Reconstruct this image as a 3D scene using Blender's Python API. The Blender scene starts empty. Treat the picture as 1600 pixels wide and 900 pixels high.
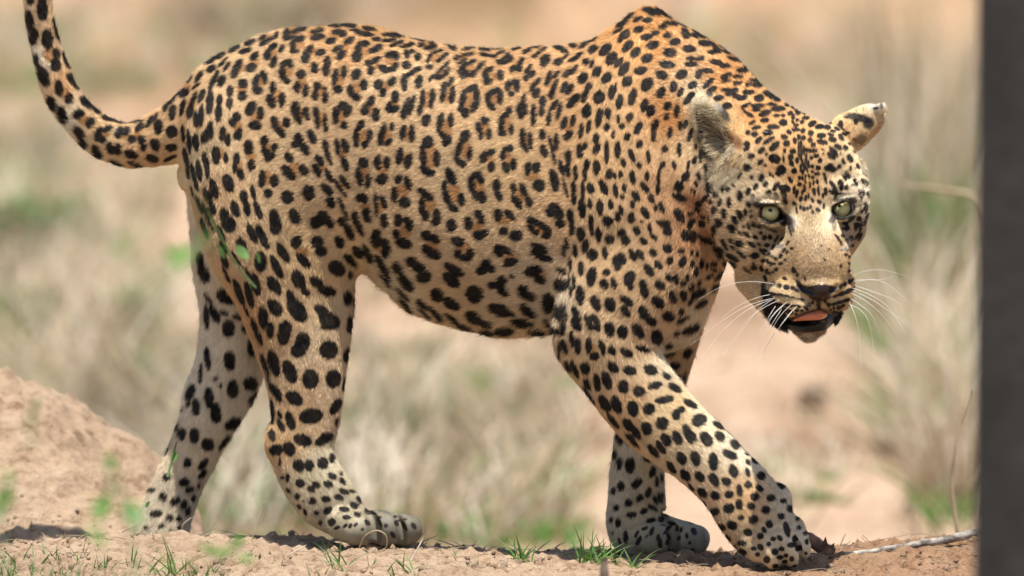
import bpy, bmesh, math, random
import numpy as np
from mathutils import Vector, Matrix
random.seed(7)
RNG = np.random.default_rng(11)
SC = bpy.context.scene
COL = SC.collection

# ------------------------------------------------------------------ camera
PX = 0.0008                      # metres per measured unit at the subject
DIST = 12.0                      # camera to subject
PITCH = math.radians(4.0)
GZ = 0.334                       # height of the aim point
AIM = Vector((0, 0, GZ))
R_ = Vector((1, 0, 0))
F_ = Vector((0, math.cos(PITCH), -math.sin(PITCH)))
U_ = Vector((0, math.sin(PITCH), math.cos(PITCH)))
CAMPOS = AIM - F_ * DIST
cam_d = bpy.data.cameras.new('camera')
cam_d.sensor_width = 36.0
cam_d.lens = 36.0 * DIST / (1600 * PX)
cam_d.clip_start = 0.5
cam_d.clip_end = 3000
cam_d.dof.use_dof = True
cam_d.dof.focus_distance = DIST - 0.16
cam_d.dof.aperture_fstop = 5.3
cam = bpy.data.objects.new('camera', cam_d)
COL.objects.link(cam)
cam.location = CAMPOS
cam.rotation_euler = (math.pi / 2 - PITCH, 0, 0)
SC.camera = cam

# ------------------------------------------------------------------ light
SUN_TO = Vector((0.06, -0.21, 1.0)).normalized()
world = bpy.data.worlds.new('World')
SC.world = world
world.use_nodes = True
wn = world.node_tree.nodes
wl = world.node_tree.links
for n in list(wn):
    wn.remove(n)
sky = wn.new('ShaderNodeTexSky')
sky.sky_type = 'NISHITA'
sky.sun_disc = False
sky.sun_elevation = math.asin(SUN_TO.z)
sky.sun_rotation = math.atan2(SUN_TO.x, SUN_TO.y)
bgn = wn.new('ShaderNodeBackground')
bgn.inputs['Strength'].default_value = 0.095
wo = wn.new('ShaderNodeOutputWorld')
wl.new(sky.outputs[0], bgn.inputs[0])
wl.new(bgn.outputs[0], wo.inputs[0])
sun_d = bpy.data.lights.new('sun', 'SUN')
sun_d.energy = 4.9
sun_d.angle = math.radians(0.53)
sun_d.color = (1.0, 0.95, 0.87)
sun = bpy.data.objects.new('sun', sun_d)
COL.objects.link(sun)
sun.rotation_euler = SUN_TO.to_track_quat('Z', 'Y').to_euler()
sun.location = (2, -2, 6)
SC.view_settings.view_transform = 'Standard'
SC.view_settings.look = 'None'
SC.view_settings.exposure = 0.74
SC.view_settings.gamma = 1.0
SC.cycles.max_bounces = 6
SC.cycles.transparent_max_bounces = 6
SC.cycles.volume_bounces = 0
SC.cycles_curves.shape = 'RIBBONS'

# ------------------------------------------------------------------ helpers
def W3(px, py, d):
    """measured point (units right, down, towards the camera) -> body frame (u, v, w) in metres"""
    f = (DIST - d * PX) / DIST
    return np.array([(px - 800) * PX * f, (450 - py) * PX * f, d * PX])
ROT = np.array([[1, 0, 0], list(U_), list(-F_)])         # rows: u, v, w axes in world
def to_world(q):
    return q @ ROT + np.array(AIM)
def PW(px, py, d):
    return Vector(to_world(W3(px, py, d)))
def on_level(px, py, z):
    """where the line of sight through a measured point meets the level z"""
    p = PW(px, py, 0)
    dr = (p - CAMPOS)
    return CAMPOS + dr * ((z - CAMPOS.z) / dr.z)

def smooth01(x):
    x = np.clip(x, 0, 1)
    return x * x * (3 - 2 * x)

_LAT = np.random.default_rng(5).random((64, 64, 64)).astype(np.float32)
def vnoise3(p):
    i = np.floor(p).astype(np.int64)
    f = (p - i).astype(np.float32)
    f = f * f * (3 - 2 * f)
    i0 = i & 63
    i1 = (i + 1) & 63
    r = 0
    for a in (0, 1):
        xa = i1[:, 0] if a else i0[:, 0]
        wa = f[:, 0] if a else 1 - f[:, 0]
        for b in (0, 1):
            xb = i1[:, 1] if b else i0[:, 1]
            wb = f[:, 1] if b else 1 - f[:, 1]
            for c in (0, 1):
                xc = i1[:, 2] if c else i0[:, 2]
                wc = f[:, 2] if c else 1 - f[:, 2]
                r = r + wa * wb * wc * _LAT[xa, xb, xc]
    return r * 2 - 1
def fbm(p, octv=4, gain=0.5):
    a, s, r = 1.0, 1.0, 0.0
    for k in range(octv):
        r = r + a * vnoise3(p * s + 17.3 * k)
        a *= gain
        s *= 2.03
    return r

def tag(o, label=None, cat=None, group=None, kind=None):
    if label: o['label'] = label
    if cat: o['category'] = cat
    if group: o['group'] = group
    if kind: o['kind'] = kind
    return o
def empty(name, loc, rz=0.0):
    o = bpy.data.objects.new(name, None)
    o.empty_display_size = 0.05
    o.location = loc
    o.rotation_euler = (0, 0, rz)
    COL.objects.link(o)
    return o
def mesh_obj(name, verts, faces, mat=None, parent=None, smooth=True):
    me = bpy.data.meshes.new(name)
    v = np.asarray(verts, dtype=np.float32)
    if isinstance(faces, np.ndarray):
        n, m = faces.shape
        me.vertices.add(len(v))
        me.vertices.foreach_set('co', v.ravel())
        me.loops.add(n * m)
        me.loops.foreach_set('vertex_index', faces.astype(np.int32).ravel())
        me.polygons.add(n)
        me.polygons.foreach_set('loop_start', np.arange(0, n * m, m, dtype=np.int32))
        me.update(calc_edges=True)
    else:
        me.from_pydata(v.tolist(), [], faces)
        me.update()
    if smooth and len(me.polygons):
        me.polygons.foreach_set('use_smooth', np.ones(len(me.polygons), dtype=bool))
    if mat: me.materials.append(mat)
    o = bpy.data.objects.new(name, me)
    COL.objects.link(o)
    if parent: o.parent = parent
    return o
def add_color(me, name, rgb):
    at = me.attributes.new(name, 'FLOAT_COLOR', 'POINT')
    c = np.ones((len(rgb), 4), dtype=np.float32)
    c[:, :3] = rgb
    at.data.foreach_set('color', c.ravel())

class NT:
    def __init__(self, name):
        self.m = bpy.data.materials.new(name)
        self.m.use_nodes = True
        self.n = self.m.node_tree.nodes
        self.l = self.m.node_tree.links
        for n in list(self.n):
            self.n.remove(n)
        self.out = self.n.new('ShaderNodeOutputMaterial')
        self.b = self.n.new('ShaderNodeBsdfPrincipled')
        self.l.new(self.b.outputs[0], self.out.inputs[0])
    def node(self, t, **kw):
        n = self.n.new(t)
        for k, v in kw.items():
            if k in n.inputs:
                n.inputs[k].default_value = v
            else:
                setattr(n, k, v)
        return n
    def noise(self, scale, detail=4, rough=0.55, coord='Object', vec=None):
        n = self.node('ShaderNodeTexNoise', Scale=scale, Detail=detail, Roughness=rough)
        if vec is None:
            tc = self.node('ShaderNodeTexCoord')
            vec = tc.outputs[coord]
        self.l.new(vec, n.inputs['Vector'])
        return n.outputs[0]
    def ramp(self, fac, stops):
        r = self.node('ShaderNodeValToRGB')
        el = r.color_ramp.elements
        while len(el) < len(stops):
            el.new(0.5)
        for e, (p, c) in zip(el, stops):
            e.position = p
            e.color = (*c, 1)
        self.l.new(fac, r.inputs[0])
        return r.outputs[0]
    def bump(self, h, strength, dist):
        b = self.node('ShaderNodeBump', Strength=strength, Distance=dist)
        self.l.new(h, b.inputs['Height'])
        self.l.new(b.outputs[0], self.b.inputs['Normal'])
        return b
    def set(self, **kw):
        for k, v in kw.items():
            self.b.inputs[k.replace('_', ' ')].default_value = v
        return self
def leafmat(name, a, b, rough=0.55, trans=0.35):
    m = NT(name)
    oi = m.node('ShaderNodeObjectInfo')
    nz = m.noise(35.0, 2)
    mx = m.node('ShaderNodeMath', operation='ADD')
    m.l.new(nz, mx.inputs[0])
    mx.inputs[1].default_value = 0.0
    c = m.ramp(mx.outputs[0], [(0.3, a), (0.7, b)])
    m.l.new(c, m.b.inputs['Base Color'])
    m.set(Roughness=rough)
    tr = m.node('ShaderNodeBsdfTranslucent')
    m.l.new(c, tr.inputs[0])
    mix = m.node('ShaderNodeMixShader')
    mix.inputs[0].default_value = trans
    m.l.new(m.b.outputs[0], mix.inputs[1])
    m.l.new(tr.outputs[0], mix.inputs[2])
    m.l.new(mix.outputs[0], m.out.inputs[0])
    return m.m
# ================================================================== LEOPARD
# ---- shape: a soft union of tapering chains and ellipsoids, skinned as one continuous surface
ELS = []
def catmull(nodes, n):
    P = np.array(nodes, dtype=float)
    if len(P) == 2:
        return P
    Q = np.vstack([2 * P[0] - P[1], P, 2 * P[-1] - P[-2]])
    out = []
    for i in range(1, len(Q) - 2):
        for t in np.linspace(0, 1, n, endpoint=False):
            a, b, c, d = Q[i - 1], Q[i], Q[i + 1], Q[i + 2]
            out.append(0.5 * (2 * b + (c - a) * t + (2 * a - 5 * b + 4 * c - d) * t * t + (3 * b - a - 3 * c + d) * t ** 3))
    out.append(Q[-2])
    return np.array(out)
def chain(part, nodes, k=20, kd=1.0, sub=0, n=4, flow=1):
    """nodes: px, py, d, r (units); kd: thickness across relative to r"""
    N = catmull(nodes, n)
    C = np.array([W3(a, b, c) for a, b, c, r in N])
    f = (DIST - N[:, 2] * PX) / DIST
    ELS.append(dict(t='c', part=part, C=C, R=N[:, 3] * PX * f, k=k * PX, kd=kd, sub=sub, flow=flow,
                    lo=(C - (N[:, 3] * PX * max(1, kd))[:, None]).min(0), hi=(C + (N[:, 3] * PX * max(1, kd))[:, None]).max(0)))
def ell(part, px, py, d, rx, ry, rd, k=20, rot=0, yaw=0, sub=0, flow=(-1, 0, 0), tilt=0):
    c = W3(px, py, d)
    f = (DIST - d * PX) / DIST
    a, b, t = math.radians(rot), math.radians(yaw), math.radians(tilt)
    Rz = np.array([[math.cos(a), -math.sin(a), 0], [math.sin(a), math.cos(a), 0], [0, 0, 1]])
    Ry = np.array([[math.cos(b), 0, math.sin(b)], [0, 1, 0], [-math.sin(b), 0, math.cos(b)]])
    Rx = np.array([[1, 0, 0], [0, math.cos(t), -math.sin(t)], [0, math.sin(t), math.cos(t)]])
    m = max(rx, ry, rd) * PX
    ELS.append(dict(t='e', part=part, c=c, r=np.array([rx, ry, rd]) * PX * f, M=Ry @ Rz @ Rx, k=k * PX, sub=sub, flow=flow, lo=c - m, hi=c + m))
TORSO = np.array([
    (276, 215, 240, -160, 10), (286, 165, 262, -158, 42), (300, 122, 318, -152, 72), (330, 94, 400, -146, 100), (380, 69, 430, -136, 122),
    (450, 47, 440, -120, 138), (510, 41, 430, -106, 146), (560, 42, 420, -95, 148), (600, 48, 448, -85, 150),
    (645, 59, 484, -75, 153), (700, 70, 506, -62, 157), (770, 76, 521, -46, 160), (830, 75, 523, -32, 158),
    (880, 72, 516, -16, 152), (940, 74, 512, 0, 140), (1000, 80, 508, 16, 126), (1050, 85, 495, 30, 112),
    (1090, 130, 470, 40, 92), (1120, 190, 420, 48, 60), (1140, 260, 360, 52, 14)], dtype=float)
def _torso():
    T = catmull(TORSO, 6)
    f = (DIST - T[:, 3] * PX) / DIST
    u = (T[:, 0] - 800) * PX * f
    top = (450 - T[:, 1]) * PX * f
    bot = (450 - T[:, 2]) * PX * f
    o = np.argsort(u)
    return u[o], top[o], bot[o], (T[:, 3] * PX)[o], (T[:, 4] * PX)[o]
TU = _torso()
def torso_f(p):
    u = p[:, 0]
    top, bot, wc, hw = [np.interp(u, TU[0], a) for a in TU[1:]]
    # keel: the widest point sits above the middle, the belly narrows
    vc = bot + (top - bot) * 0.50
    hh = (top - bot) * 0.5
    y = (p[:, 1] - vc) / hh
    x = (p[:, 2] - wc) / (hw * (1 - 0.10 * y - 0.06 * y * y))
    pw = 2.25
    q = (np.abs(x) ** pw + np.abs(y) ** pw) ** (1 / pw)
    e0 = TU[0][0] - u
    e1 = u - TU[0][-1]
    f = (q - 1) * np.minimum(hh, hw) * 0.9
    f = np.where(e0 > 0, np.sqrt(np.maximum(f, 0) ** 2 + e0 ** 2), f)
    return np.where(e1 > 0, np.sqrt(np.maximum(f, 0) ** 2 + e1 ** 2), f)
ELS.append(dict(t='t', part='n', k=30 * PX, sub=0, flow=(-1, -0.22, 0), lo=np.array([TU[0][0], TU[2].min(), -0.30]), hi=np.array([TU[0][-1], TU[1].max(), 0.20])))
# withers (two shoulder blades) and spine
chain('n', [(890, 98, -5, 12), (935, 87, 10, 17), (968, 64, 22, 23), (1008, 38, 30, 26), (1036, 51, 36, 25), (1075, 77, 46, 25), (1120, 116, 60, 28)], k=30, kd=1.6, flow=-1)
# neck
chain('n', [(990, 180, 20, 104), (1060, 176, 50, 104), (1130, 202, 85, 92), (1195, 252, 120, 90)], k=45, kd=0.95, flow=-1)
chain('n', [(1085, 290, 85, 90), (1062, 370, 75, 74), (1048, 440, 60, 66), (1035, 490, 50, 58)], k=40, kd=1.0, flow=1)
# near shoulder and upper arm
chain('n', [(1000, 75, 62, 34), (990, 150, 92, 60), (985, 240, 112, 78), (985, 330, 118, 84)], k=26, kd=0.62, flow=1)
chain('n', [(1045, 300, 100, 60), (1035, 390, 122, 72), (985, 460, 128, 78), (945, 528, 128, 68)], k=24, kd=0.72, flow=1)
chain('n', [(935, 400, 105, 52), (925, 470, 118, 50), (925, 530, 124, 50)], k=26, kd=0.7)
# near foreleg
chain('n', [(948, 522, 122, 70), (978, 590, 126, 66), (1030, 654, 138, 60), (1085, 700, 152, 54), (1125, 738, 162, 50), (1156, 771, 170, 53),
            (1183, 812, 180, 56), (1200, 836, 182, 44)], k=16, kd=0.78)
ell('n', 1222, 775, 172, 10, 14, 14, k=18, rot=20)
for a in [[(1178, 828, 190, 24), (1174, 850, 204, 20), (1182, 864, 212, 15)], [(1198, 836, 200, 28), (1204, 862, 222, 23), (1208, 872, 227, 18)],
          [(1220, 834, 196, 27), (1236, 860, 217, 22), (1239, 871, 219, 17)], [(1238, 828, 176, 23), (1252, 849, 189, 18), (1256, 861, 189, 14)]]:
    chain('n', a, k=8, kd=0.95)
for a in [[(1184, 846, 234, 2.5), (1190, 864, 238, 3.8), (1194, 890, 236, 4)], [(1212, 842, 236, 2.5), (1220, 862, 240, 4), (1224, 890, 238, 4)], [(1238, 834, 226, 2.5), (1247, 852, 224, 4), (1253, 880, 216, 4)]]:
    chain('n', a, k=8, kd=2.2, sub=1)
# far foreleg
chain('f', [(1055, 440, -40, 62), (1045, 520, -42, 46), (1028, 600, -42, 42), (1005, 680, -40, 42), (997, 730, -36, 41), (995, 780, -34, 44), (996, 822, -30, 45), (1004, 842, -20, 30)], k=18, kd=0.85)
for a in [[(998, 830, -14, 26), (1024, 841, 10, 27)], [(1020, 828, -20, 26), (1072, 840, -6, 27)],
          [(1030, 830, -40, 26), (1086, 842, -34, 25)], [(985, 842, -40, 26), (1010, 846, -50, 22)]]:
    chain('f', a, k=6, kd=0.95)
for a in [[(1034, 800, -30, 5), (1038, 810, -6, 6), (1049, 824, 16, 8.5), (1052, 848, 20, 9), (1048, 878, 14, 9)], [(1082, 800, -34, 5), (1092, 814, -14, 5.5), (1098, 832, -2, 6), (1099, 876, -4, 6)]]:
    chain('f', a, k=6, kd=2.6, sub=1)
# near hind leg
chain('n', [(392, 215, -85, 92), (410, 300, -72, 101), (432, 370, -66, 106), (456, 435, -62, 94), (468, 500, -56, 82), (474, 560, -52, 68), (477, 610, -50, 58),
            (478, 650, -50, 53), (471, 695, -50, 50), (484, 740, -48, 47), (510, 780, -42, 46), (540, 808, -36, 36), (556, 818, -30, 28)], k=30, kd=0.72)
ell('n', 432, 690, -50, 12, 22, 16, k=16)
ell('n', 490, 395, -28, 46, 60, 26, k=30, rot=-20)
for a in [[(535, 818, -14, 26), (562, 829, 2, 27)], [(575, 820, -18, 25), (603, 828, -6, 26.5)],
          [(595, 820, -34, 24), (634, 829, -24, 25)], [(590, 822, -54, 24), (630, 829, -50, 22)]]:
    chain('n', a, k=8, kd=0.95)
for a in [[(568, 784, -26, 5), (576, 797, -4, 6), (583, 814, 12, 8), (586, 835, 17, 8.5), (583, 868, 14, 8.5)], [(606, 786, -44, 5), (614, 798, -22, 6), (624, 815, -2, 6.5), (628, 836, 6, 7), (626, 868, 2, 7)]]:
    chain('n', a, k=6, kd=2.6, sub=1)
# far hind leg
chain('h', [(380, 300, -215, 90), (372, 400, -225, 70), (372, 480, -232, 58), (366, 540, -236, 54), (354, 590, -238, 54), (328, 645, -238, 46), (303, 700, -238, 40), (281, 750, -236, 37),
            (262, 800, -232, 39), (252, 842, -226, 42), (268, 868, -216, 34)], k=26, kd=0.8)
ell('h', 306, 612, -238, 12, 26, 16, k=18, rot=-20)
for q in (-14, 0, 14):
    chain('h', [(275, 862, -215 + q * 2, 24), (305, 868, -208 + q * 2, 21), (315, 876, -205 + q * 2, 17)], k=4)
# tail
chain('n', [(330, 190, -158, 66), (290, 203, -158, 50), (243, 219, -162, 40), (202, 227, -166, 34), (158, 213, -170, 30), (126, 187, -172, 27), (98, 150, -174, 26), (79, 100, -176, 24),
            (68, 60, -178, 23), (61, 20, -180, 22), (60, -30, -182, 22), (70, -90, -184, 21), (95, -150, -184, 20), (135, -190, -182, 19), (180, -200, -180, 12)], k=20, kd=1.0)
ell('n', 293, 275, -168, 17, 26, 18, k=4)
# ---- head
HD = 150
def hell(px, py, d, *a, **kw):
    ell('H', px, py, d + HD, *a, **kw)
def hchain(nodes, **kw):
    chain('H', [(a, b, c + HD, r) for a, b, c, r in nodes], **kw)
hell(1234, 285, 15, 114, 98, 100, k=34, flow=(-0.3, 1, 0))
hell(1240, 268, 50, 84, 68, 66, k=26)
hell(1163, 335, 42, 50, 62, 54, k=30)
hell(1322, 330, 34, 36, 62, 50, k=28)
hell(1192, 390, 48, 52, 42, 52, k=28)
hell(1302, 385, 62, 26, 36, 44, k=26)
hchain([(1190, 309, 96, 17), (1207, 302, 108, 17), (1226, 304, 110, 17)], k=14)
hchain([(1330, 303, 84, 14), (1310, 299, 98, 16), (1292, 305, 104, 16)], k=14)
hchain([(1254, 290, 92, 34), (1265, 340, 106, 38), (1274, 385, 140, 44), (1281, 420, 180, 42), (1284, 440, 196, 28)], k=20, kd=0.82)
hell(1234, 418, 122, 38, 36, 46, k=22)
hell(1306, 412, 112, 22, 34, 44, k=20)
hell(1240, 467, 164, 40, 29, 40, k=20, rot=-10)
hell(1308, 462, 155, 25, 25, 38, k=16, rot=10)
hell(1254, 480, 184, 26, 17, 26, k=8, rot=10)
hell(1296, 474, 182, 19, 17, 26, k=8, rot=-8)
hchain([(1264, 448, 205, 13), (1283, 452, 215, 15), (1302, 447, 203, 12)], k=6)
hchain([(1282, 456, 214, 13), (1280, 470, 208, 6)], k=5)
# lower jaw
hchain([(1196, 430, 30, 44), (1222, 474, 80, 31), (1244, 498, 122, 21), (1262, 508, 138, 19)], k=12, kd=1.0)
hchain([(1308, 440, 60, 26), (1296, 486, 100, 17), (1277, 506, 132, 17)], k=10)
# mouth opening, nostrils, eye sockets (cut in)
ell('H', 1265, 495, 162 + HD, 34, 11.5, 40, k=5, sub=1, rot=14)
ell('H', 1236, 500, 150 + HD, 26, 6, 30, k=5, sub=1, rot=8)
chain('H', [(1243, 438, 194 + HD, 2.5), (1253, 450, 208 + HD, 5), (1266, 456, 222 + HD, 7)], k=4, sub=1)
chain('H', [(1308, 447, 212 + HD, 3.5), (1298, 454, 220 + HD, 5)], k=4, sub=1)
chain('H', [(1279, 466, 216 + HD, 2.5), (1279, 482, 212 + HD, 3.0)], k=4, sub=1)
ell('H', 1204.5, 333, 122 + HD, 18, 14, 20, k=4, sub=1, rot=-10)
ell('H', 1317, 327, 116 + HD, 16.5, 13, 20, k=5, sub=1, rot=14)
# eyelids
hchain([(1184, 322, 117, 3.4), (1196, 318.5, 124, 4.2), (1208, 318.3, 126, 4.3), (1220, 321.5, 122, 4.1), (1229, 335, 115, 3.4)], k=4)
hchain([(1187, 338, 118, 3), (1195, 347, 121, 3.4), (1207, 350.5, 122, 3.5), (1219, 348, 119, 3.4), (1229, 341, 113, 3)], k=5)
hchain([(1339, 317, 109, 3), (1333, 311.5, 113, 3.4), (1321, 312.5, 118, 3.6), (1310, 316.5, 121, 3.6), (1300, 322, 116, 3.2)], k=4)
hchain([(1337, 328, 110, 3), (1329, 338, 115, 3.5), (1318, 342.5, 118, 3.6), (1307, 340, 116, 3.4), (1300, 332, 110, 3)], k=5)
# ears
ell('H', 1126, 208, 20 + HD, 66, 36, 26, k=10, rot=-54, yaw=-20)
ell('H', 1112, 208, 44 + HD, 54, 25, 28, k=5, sub=1, rot=-55, yaw=-20)
ell('H', 1343, 197, -6 + HD, 46, 28, 13, k=12, rot=34, yaw=10)
ell('H', 1324, 208, -8 + HD, 30, 27, 16, k=14, rot=36)
ell('H', 1376, 170, 0 + HD, 10, 9, 6, k=6, rot=70)
EYES = [(1205, 333, 103 + HD, 18.5), (1316, 327.5, 97 + HD, 17.5)]

def el_eval(e, p):
    if e['t'] == 't':
        return torso_f(p)
    if e['t'] == 'e':
        q = (p - e['c']) @ e['M']
        k0 = np.linalg.norm(q / e['r'], axis=1)
        k1 = np.linalg.norm(q / e['r'] ** 2, axis=1) + 1e-9
        return k0 * (k0 - 1) / k1
    S = np.array([1, 1, 1 / e['kd']])
    d = np.full(len(p), 9.0)
    ps = p * S
    for i in range(len(e['C']) - 1):
        a = e['C'][i] * S
        b = e['C'][i + 1] * S
        ab = b - a
        t = np.clip(((ps - a) @ ab) / max(ab @ ab, 1e-12), 0, 1)
        dd = np.linalg.norm(ps - a - t[:, None] * ab, axis=1) - (e['R'][i] + t * (e['R'][i + 1] - e['R'][i]))
        d = np.minimum(d, dd)
    return d * min(1.0, e['kd'])
def sdf(p, want_label=False, far=0.03):
    f = np.full(len(p), far, dtype=np.float64)
    lab = np.zeros(len(p), dtype=np.int16)
    ld = np.full(len(p), 9.0)
    for i, e in enumerate(ELS):
        m = 0.02 + e['k']
        sel = np.nonzero(((p > e['lo'] - m) & (p < e['hi'] + m)).all(1))[0]
        if not len(sel):
            continue
        d = el_eval(e, p[sel])
        k = e['k']
        a = f[sel]
        if e['sub']:
            b = -d
            h = np.maximum(k - np.abs(a - b), 0) / k
            f[sel] = np.maximum(a, b) + h * h * k / 4
        else:
            h = np.maximum(k - np.abs(a - d), 0) / k
            f[sel] = np.minimum(a, d) - h * h * k / 4
            if want_label:
                w = d < ld[sel]
                s2 = sel[w]
                lab[s2] = i
                ld[s2] = d[w]
    return (f, lab) if want_label else f
def grid_sdf(lo, hi, h):
    n = np.ceil((hi - lo) / h).astype(int) + 1
    ax = [lo[i] + h * np.arange(n[i]) for i in range(3)]
    F = np.full(n, 0.03)
    for e in ELS:
        m = 0.02 + e['k']
        i0 = np.clip(np.floor((e['lo'] - m - lo) / h).astype(int), 0, n)
        i1 = np.clip(np.ceil((e['hi'] + m - lo) / h).astype(int) + 1, 0, n)
        sub = tuple(slice(a, b) for a, b in zip(i0, i1))
        X, Y, Z = np.meshgrid(*[ax[i][sub[i]] for i in range(3)], indexing='ij')
        P = np.stack([X.ravel(), Y.ravel(), Z.ravel()], 1)
        d = el_eval(e, P).reshape(X.shape)
        a = F[sub]
        k = e['k']
        b = -d if e['sub'] else d
        hh = np.maximum(k - np.abs(a - b), 0) / k
        F[sub] = (np.maximum(a, b) + hh * hh * k / 4) if e['sub'] else (np.minimum(a, b) - hh * hh * k / 4)
    return F, ax
def surface_nets(F, ax, h):
    S = F < 0
    nx, ny, nz = F.shape
    c = np.zeros((nx - 1, ny - 1, nz - 1), dtype=np.int8)
    for dx in (0, 1):
        for dy in (0, 1):
            for dz in (0, 1):
                c += S[dx:nx - 1 + dx, dy:ny - 1 + dy, dz:nz - 1 + dz]
    act = (c > 0) & (c < 8)
    idx = np.full(act.shape, -1, dtype=np.int64)
    I = np.argwhere(act)
    idx[act] = np.arange(len(I))
    acc = np.zeros((len(I), 3))
    cnt = np.zeros(len(I))
    cr = [(0, 0, 0), (1, 0, 0), (0, 1, 0), (1, 1, 0), (0, 0, 1), (1, 0, 1), (0, 1, 1), (1, 1, 1)]
    for a in range(8):
        for b in range(a + 1, 8):
            A, B = np.array(cr[a]), np.array(cr[b])
            if np.abs(A - B).sum() != 1:
                continue
            fa = F[I[:, 0] + A[0], I[:, 1] + A[1], I[:, 2] + A[2]]
            fb = F[I[:, 0] + B[0], I[:, 1] + B[1], I[:, 2] + B[2]]
            x = (fa < 0) != (fb < 0)
            t = np.where(x, fa / np.where(x, fa - fb, 1), 0)
            acc += np.where(x[:, None], A + t[:, None] * (B - A), 0)
            cnt += x
    V = (I + acc / np.maximum(cnt, 1)[:, None]) * h + np.array([a[0] for a in ax])
    quads = []
    for axis in range(3):
        sl0 = [slice(1, -1)] * 3
        sl0[axis] = slice(0, -1)
        sl1 = [slice(1, -1)] * 3
        sl1[axis] = slice(1, None)
        s0, s1 = S[tuple(sl0)], S[tuple(sl1)]
        for flip in (False, True):
            E = np.argwhere((s0 & ~s1) if not flip else (~s0 & s1))
            off = np.ones(3, dtype=int)
            off[axis] = 0
            E = E + off
            b, c2 = (axis + 1) % 3, (axis + 2) % 3
            q = []
            for ob, oc in ((-1, -1), (0, -1), (0, 0), (-1, 0)):
                P = E.copy()
                P[:, b] += ob
                P[:, c2] += oc
                q.append(idx[P[:, 0], P[:, 1], P[:, 2]])
            q = np.stack(q, 1)
            if flip:
                q = q[:, ::-1]
            quads.append(q)
    Q = np.vstack(quads)
    Q = Q[(Q >= 0).all(1)]
    return V, Q
def subdivide(V, Q, sel=None):
    """split every quad in four (numpy), or only a selection's (then mixed faces are handled by the caller)"""
    E = np.stack([Q, np.roll(Q, -1, 1)], 2).reshape(-1, 2)
    Es = np.sort(E, 1)
    U, inv = np.unique(Es[:, 0] * (len(V) + 1) + Es[:, 1], return_inverse=True)
    a, b = U // (len(V) + 1), U % (len(V) + 1)
    em = (V[a] + V[b]) / 2
    fc = V[Q].mean(1)
    e = inv.reshape(-1, 4) + len(V)
    f = np.arange(len(Q)) + len(V) + len(em)
    NQ = np.concatenate([np.stack([Q[:, i], e[:, i], f, e[:, (i - 1) % 4]], 1) for i in range(4)])
    return np.vstack([V, em, fc]), NQ
def grad(p, eps=0.0008):
    g = np.zeros_like(p)
    for i in range(3):
        o = np.zeros(3)
        o[i] = eps
        g[:, i] = sdf(p + o) - sdf(p - o)
    n = np.linalg.norm(g, axis=1, keepdims=True)
    return g / np.maximum(n, 1e-9), n[:, 0] / (2 * eps)
def relax(V, Q, it=1, lam=0.5):
    for _ in range(it):
        acc = np.zeros_like(V)
        cnt = np.zeros(len(V))
        for i in range(4):
            for j in (1, 3):
                np.add.at(acc, Q[:, i], V[Q[:, (i + j) % 4]])
                np.add.at(cnt, Q[:, i], 1)
        V = V + lam * (acc / np.maximum(cnt, 1)[:, None] - V)
    return V
def split_faces(A, Q, selmask):
    """split the selected quads in four; neighbours keep one face and take in the new edge points"""
    S, O = Q[selmask], Q[~selmask]
    nv = len(A)
    E = np.stack([S, np.roll(S, -1, 1)], 2).reshape(-1, 2)
    Es = np.sort(E, 1)
    key = Es[:, 0] * (nv + 1) + Es[:, 1]
    U, inv = np.unique(key, return_inverse=True)
    a, b = U // (nv + 1), U % (nv + 1)
    em = (A[a] + A[b]) / 2
    fc = A[S].mean(1)
    e = inv.reshape(-1, 4) + nv
    f = np.arange(len(S)) + nv + len(em)
    NQ = np.concatenate([np.stack([S[:, i], e[:, i], f, e[:, (i - 1) % 4]], 1) for i in range(4)])
    Eo = np.sort(np.stack([O, np.roll(O, -1, 1)], 2), 2)
    ko = Eo[..., 0] * (nv + 1) + Eo[..., 1]
    pos = np.clip(np.searchsorted(U, ko), 0, len(U) - 1)
    hit = U[pos] == ko
    mixed = hit.any(1)
    keep = O[~mixed]
    ng = []
    for q, h, p in zip(O[mixed], hit[mixed], pos[mixed]):
        r = []
        for i in range(4):
            r.append(int(q[i]))
            if h[i]:
                r.append(int(p[i]) + nv)
        ng.append(r)
    return np.vstack([A, em, fc]), np.vstack([keep, NQ]), ng

H0 = 0.004
lo = np.min([e['lo'] for e in ELS if not e['sub']], 0) - 0.02
hi = np.max([e['hi'] for e in ELS if not e['sub']], 0) + 0.02
F, AX = grid_sdf(lo, hi, H0)
BV, BQ = surface_nets(F, AX, H0)
del F
# keep the largest piece only
_, LAB = sdf(BV, True)
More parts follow.
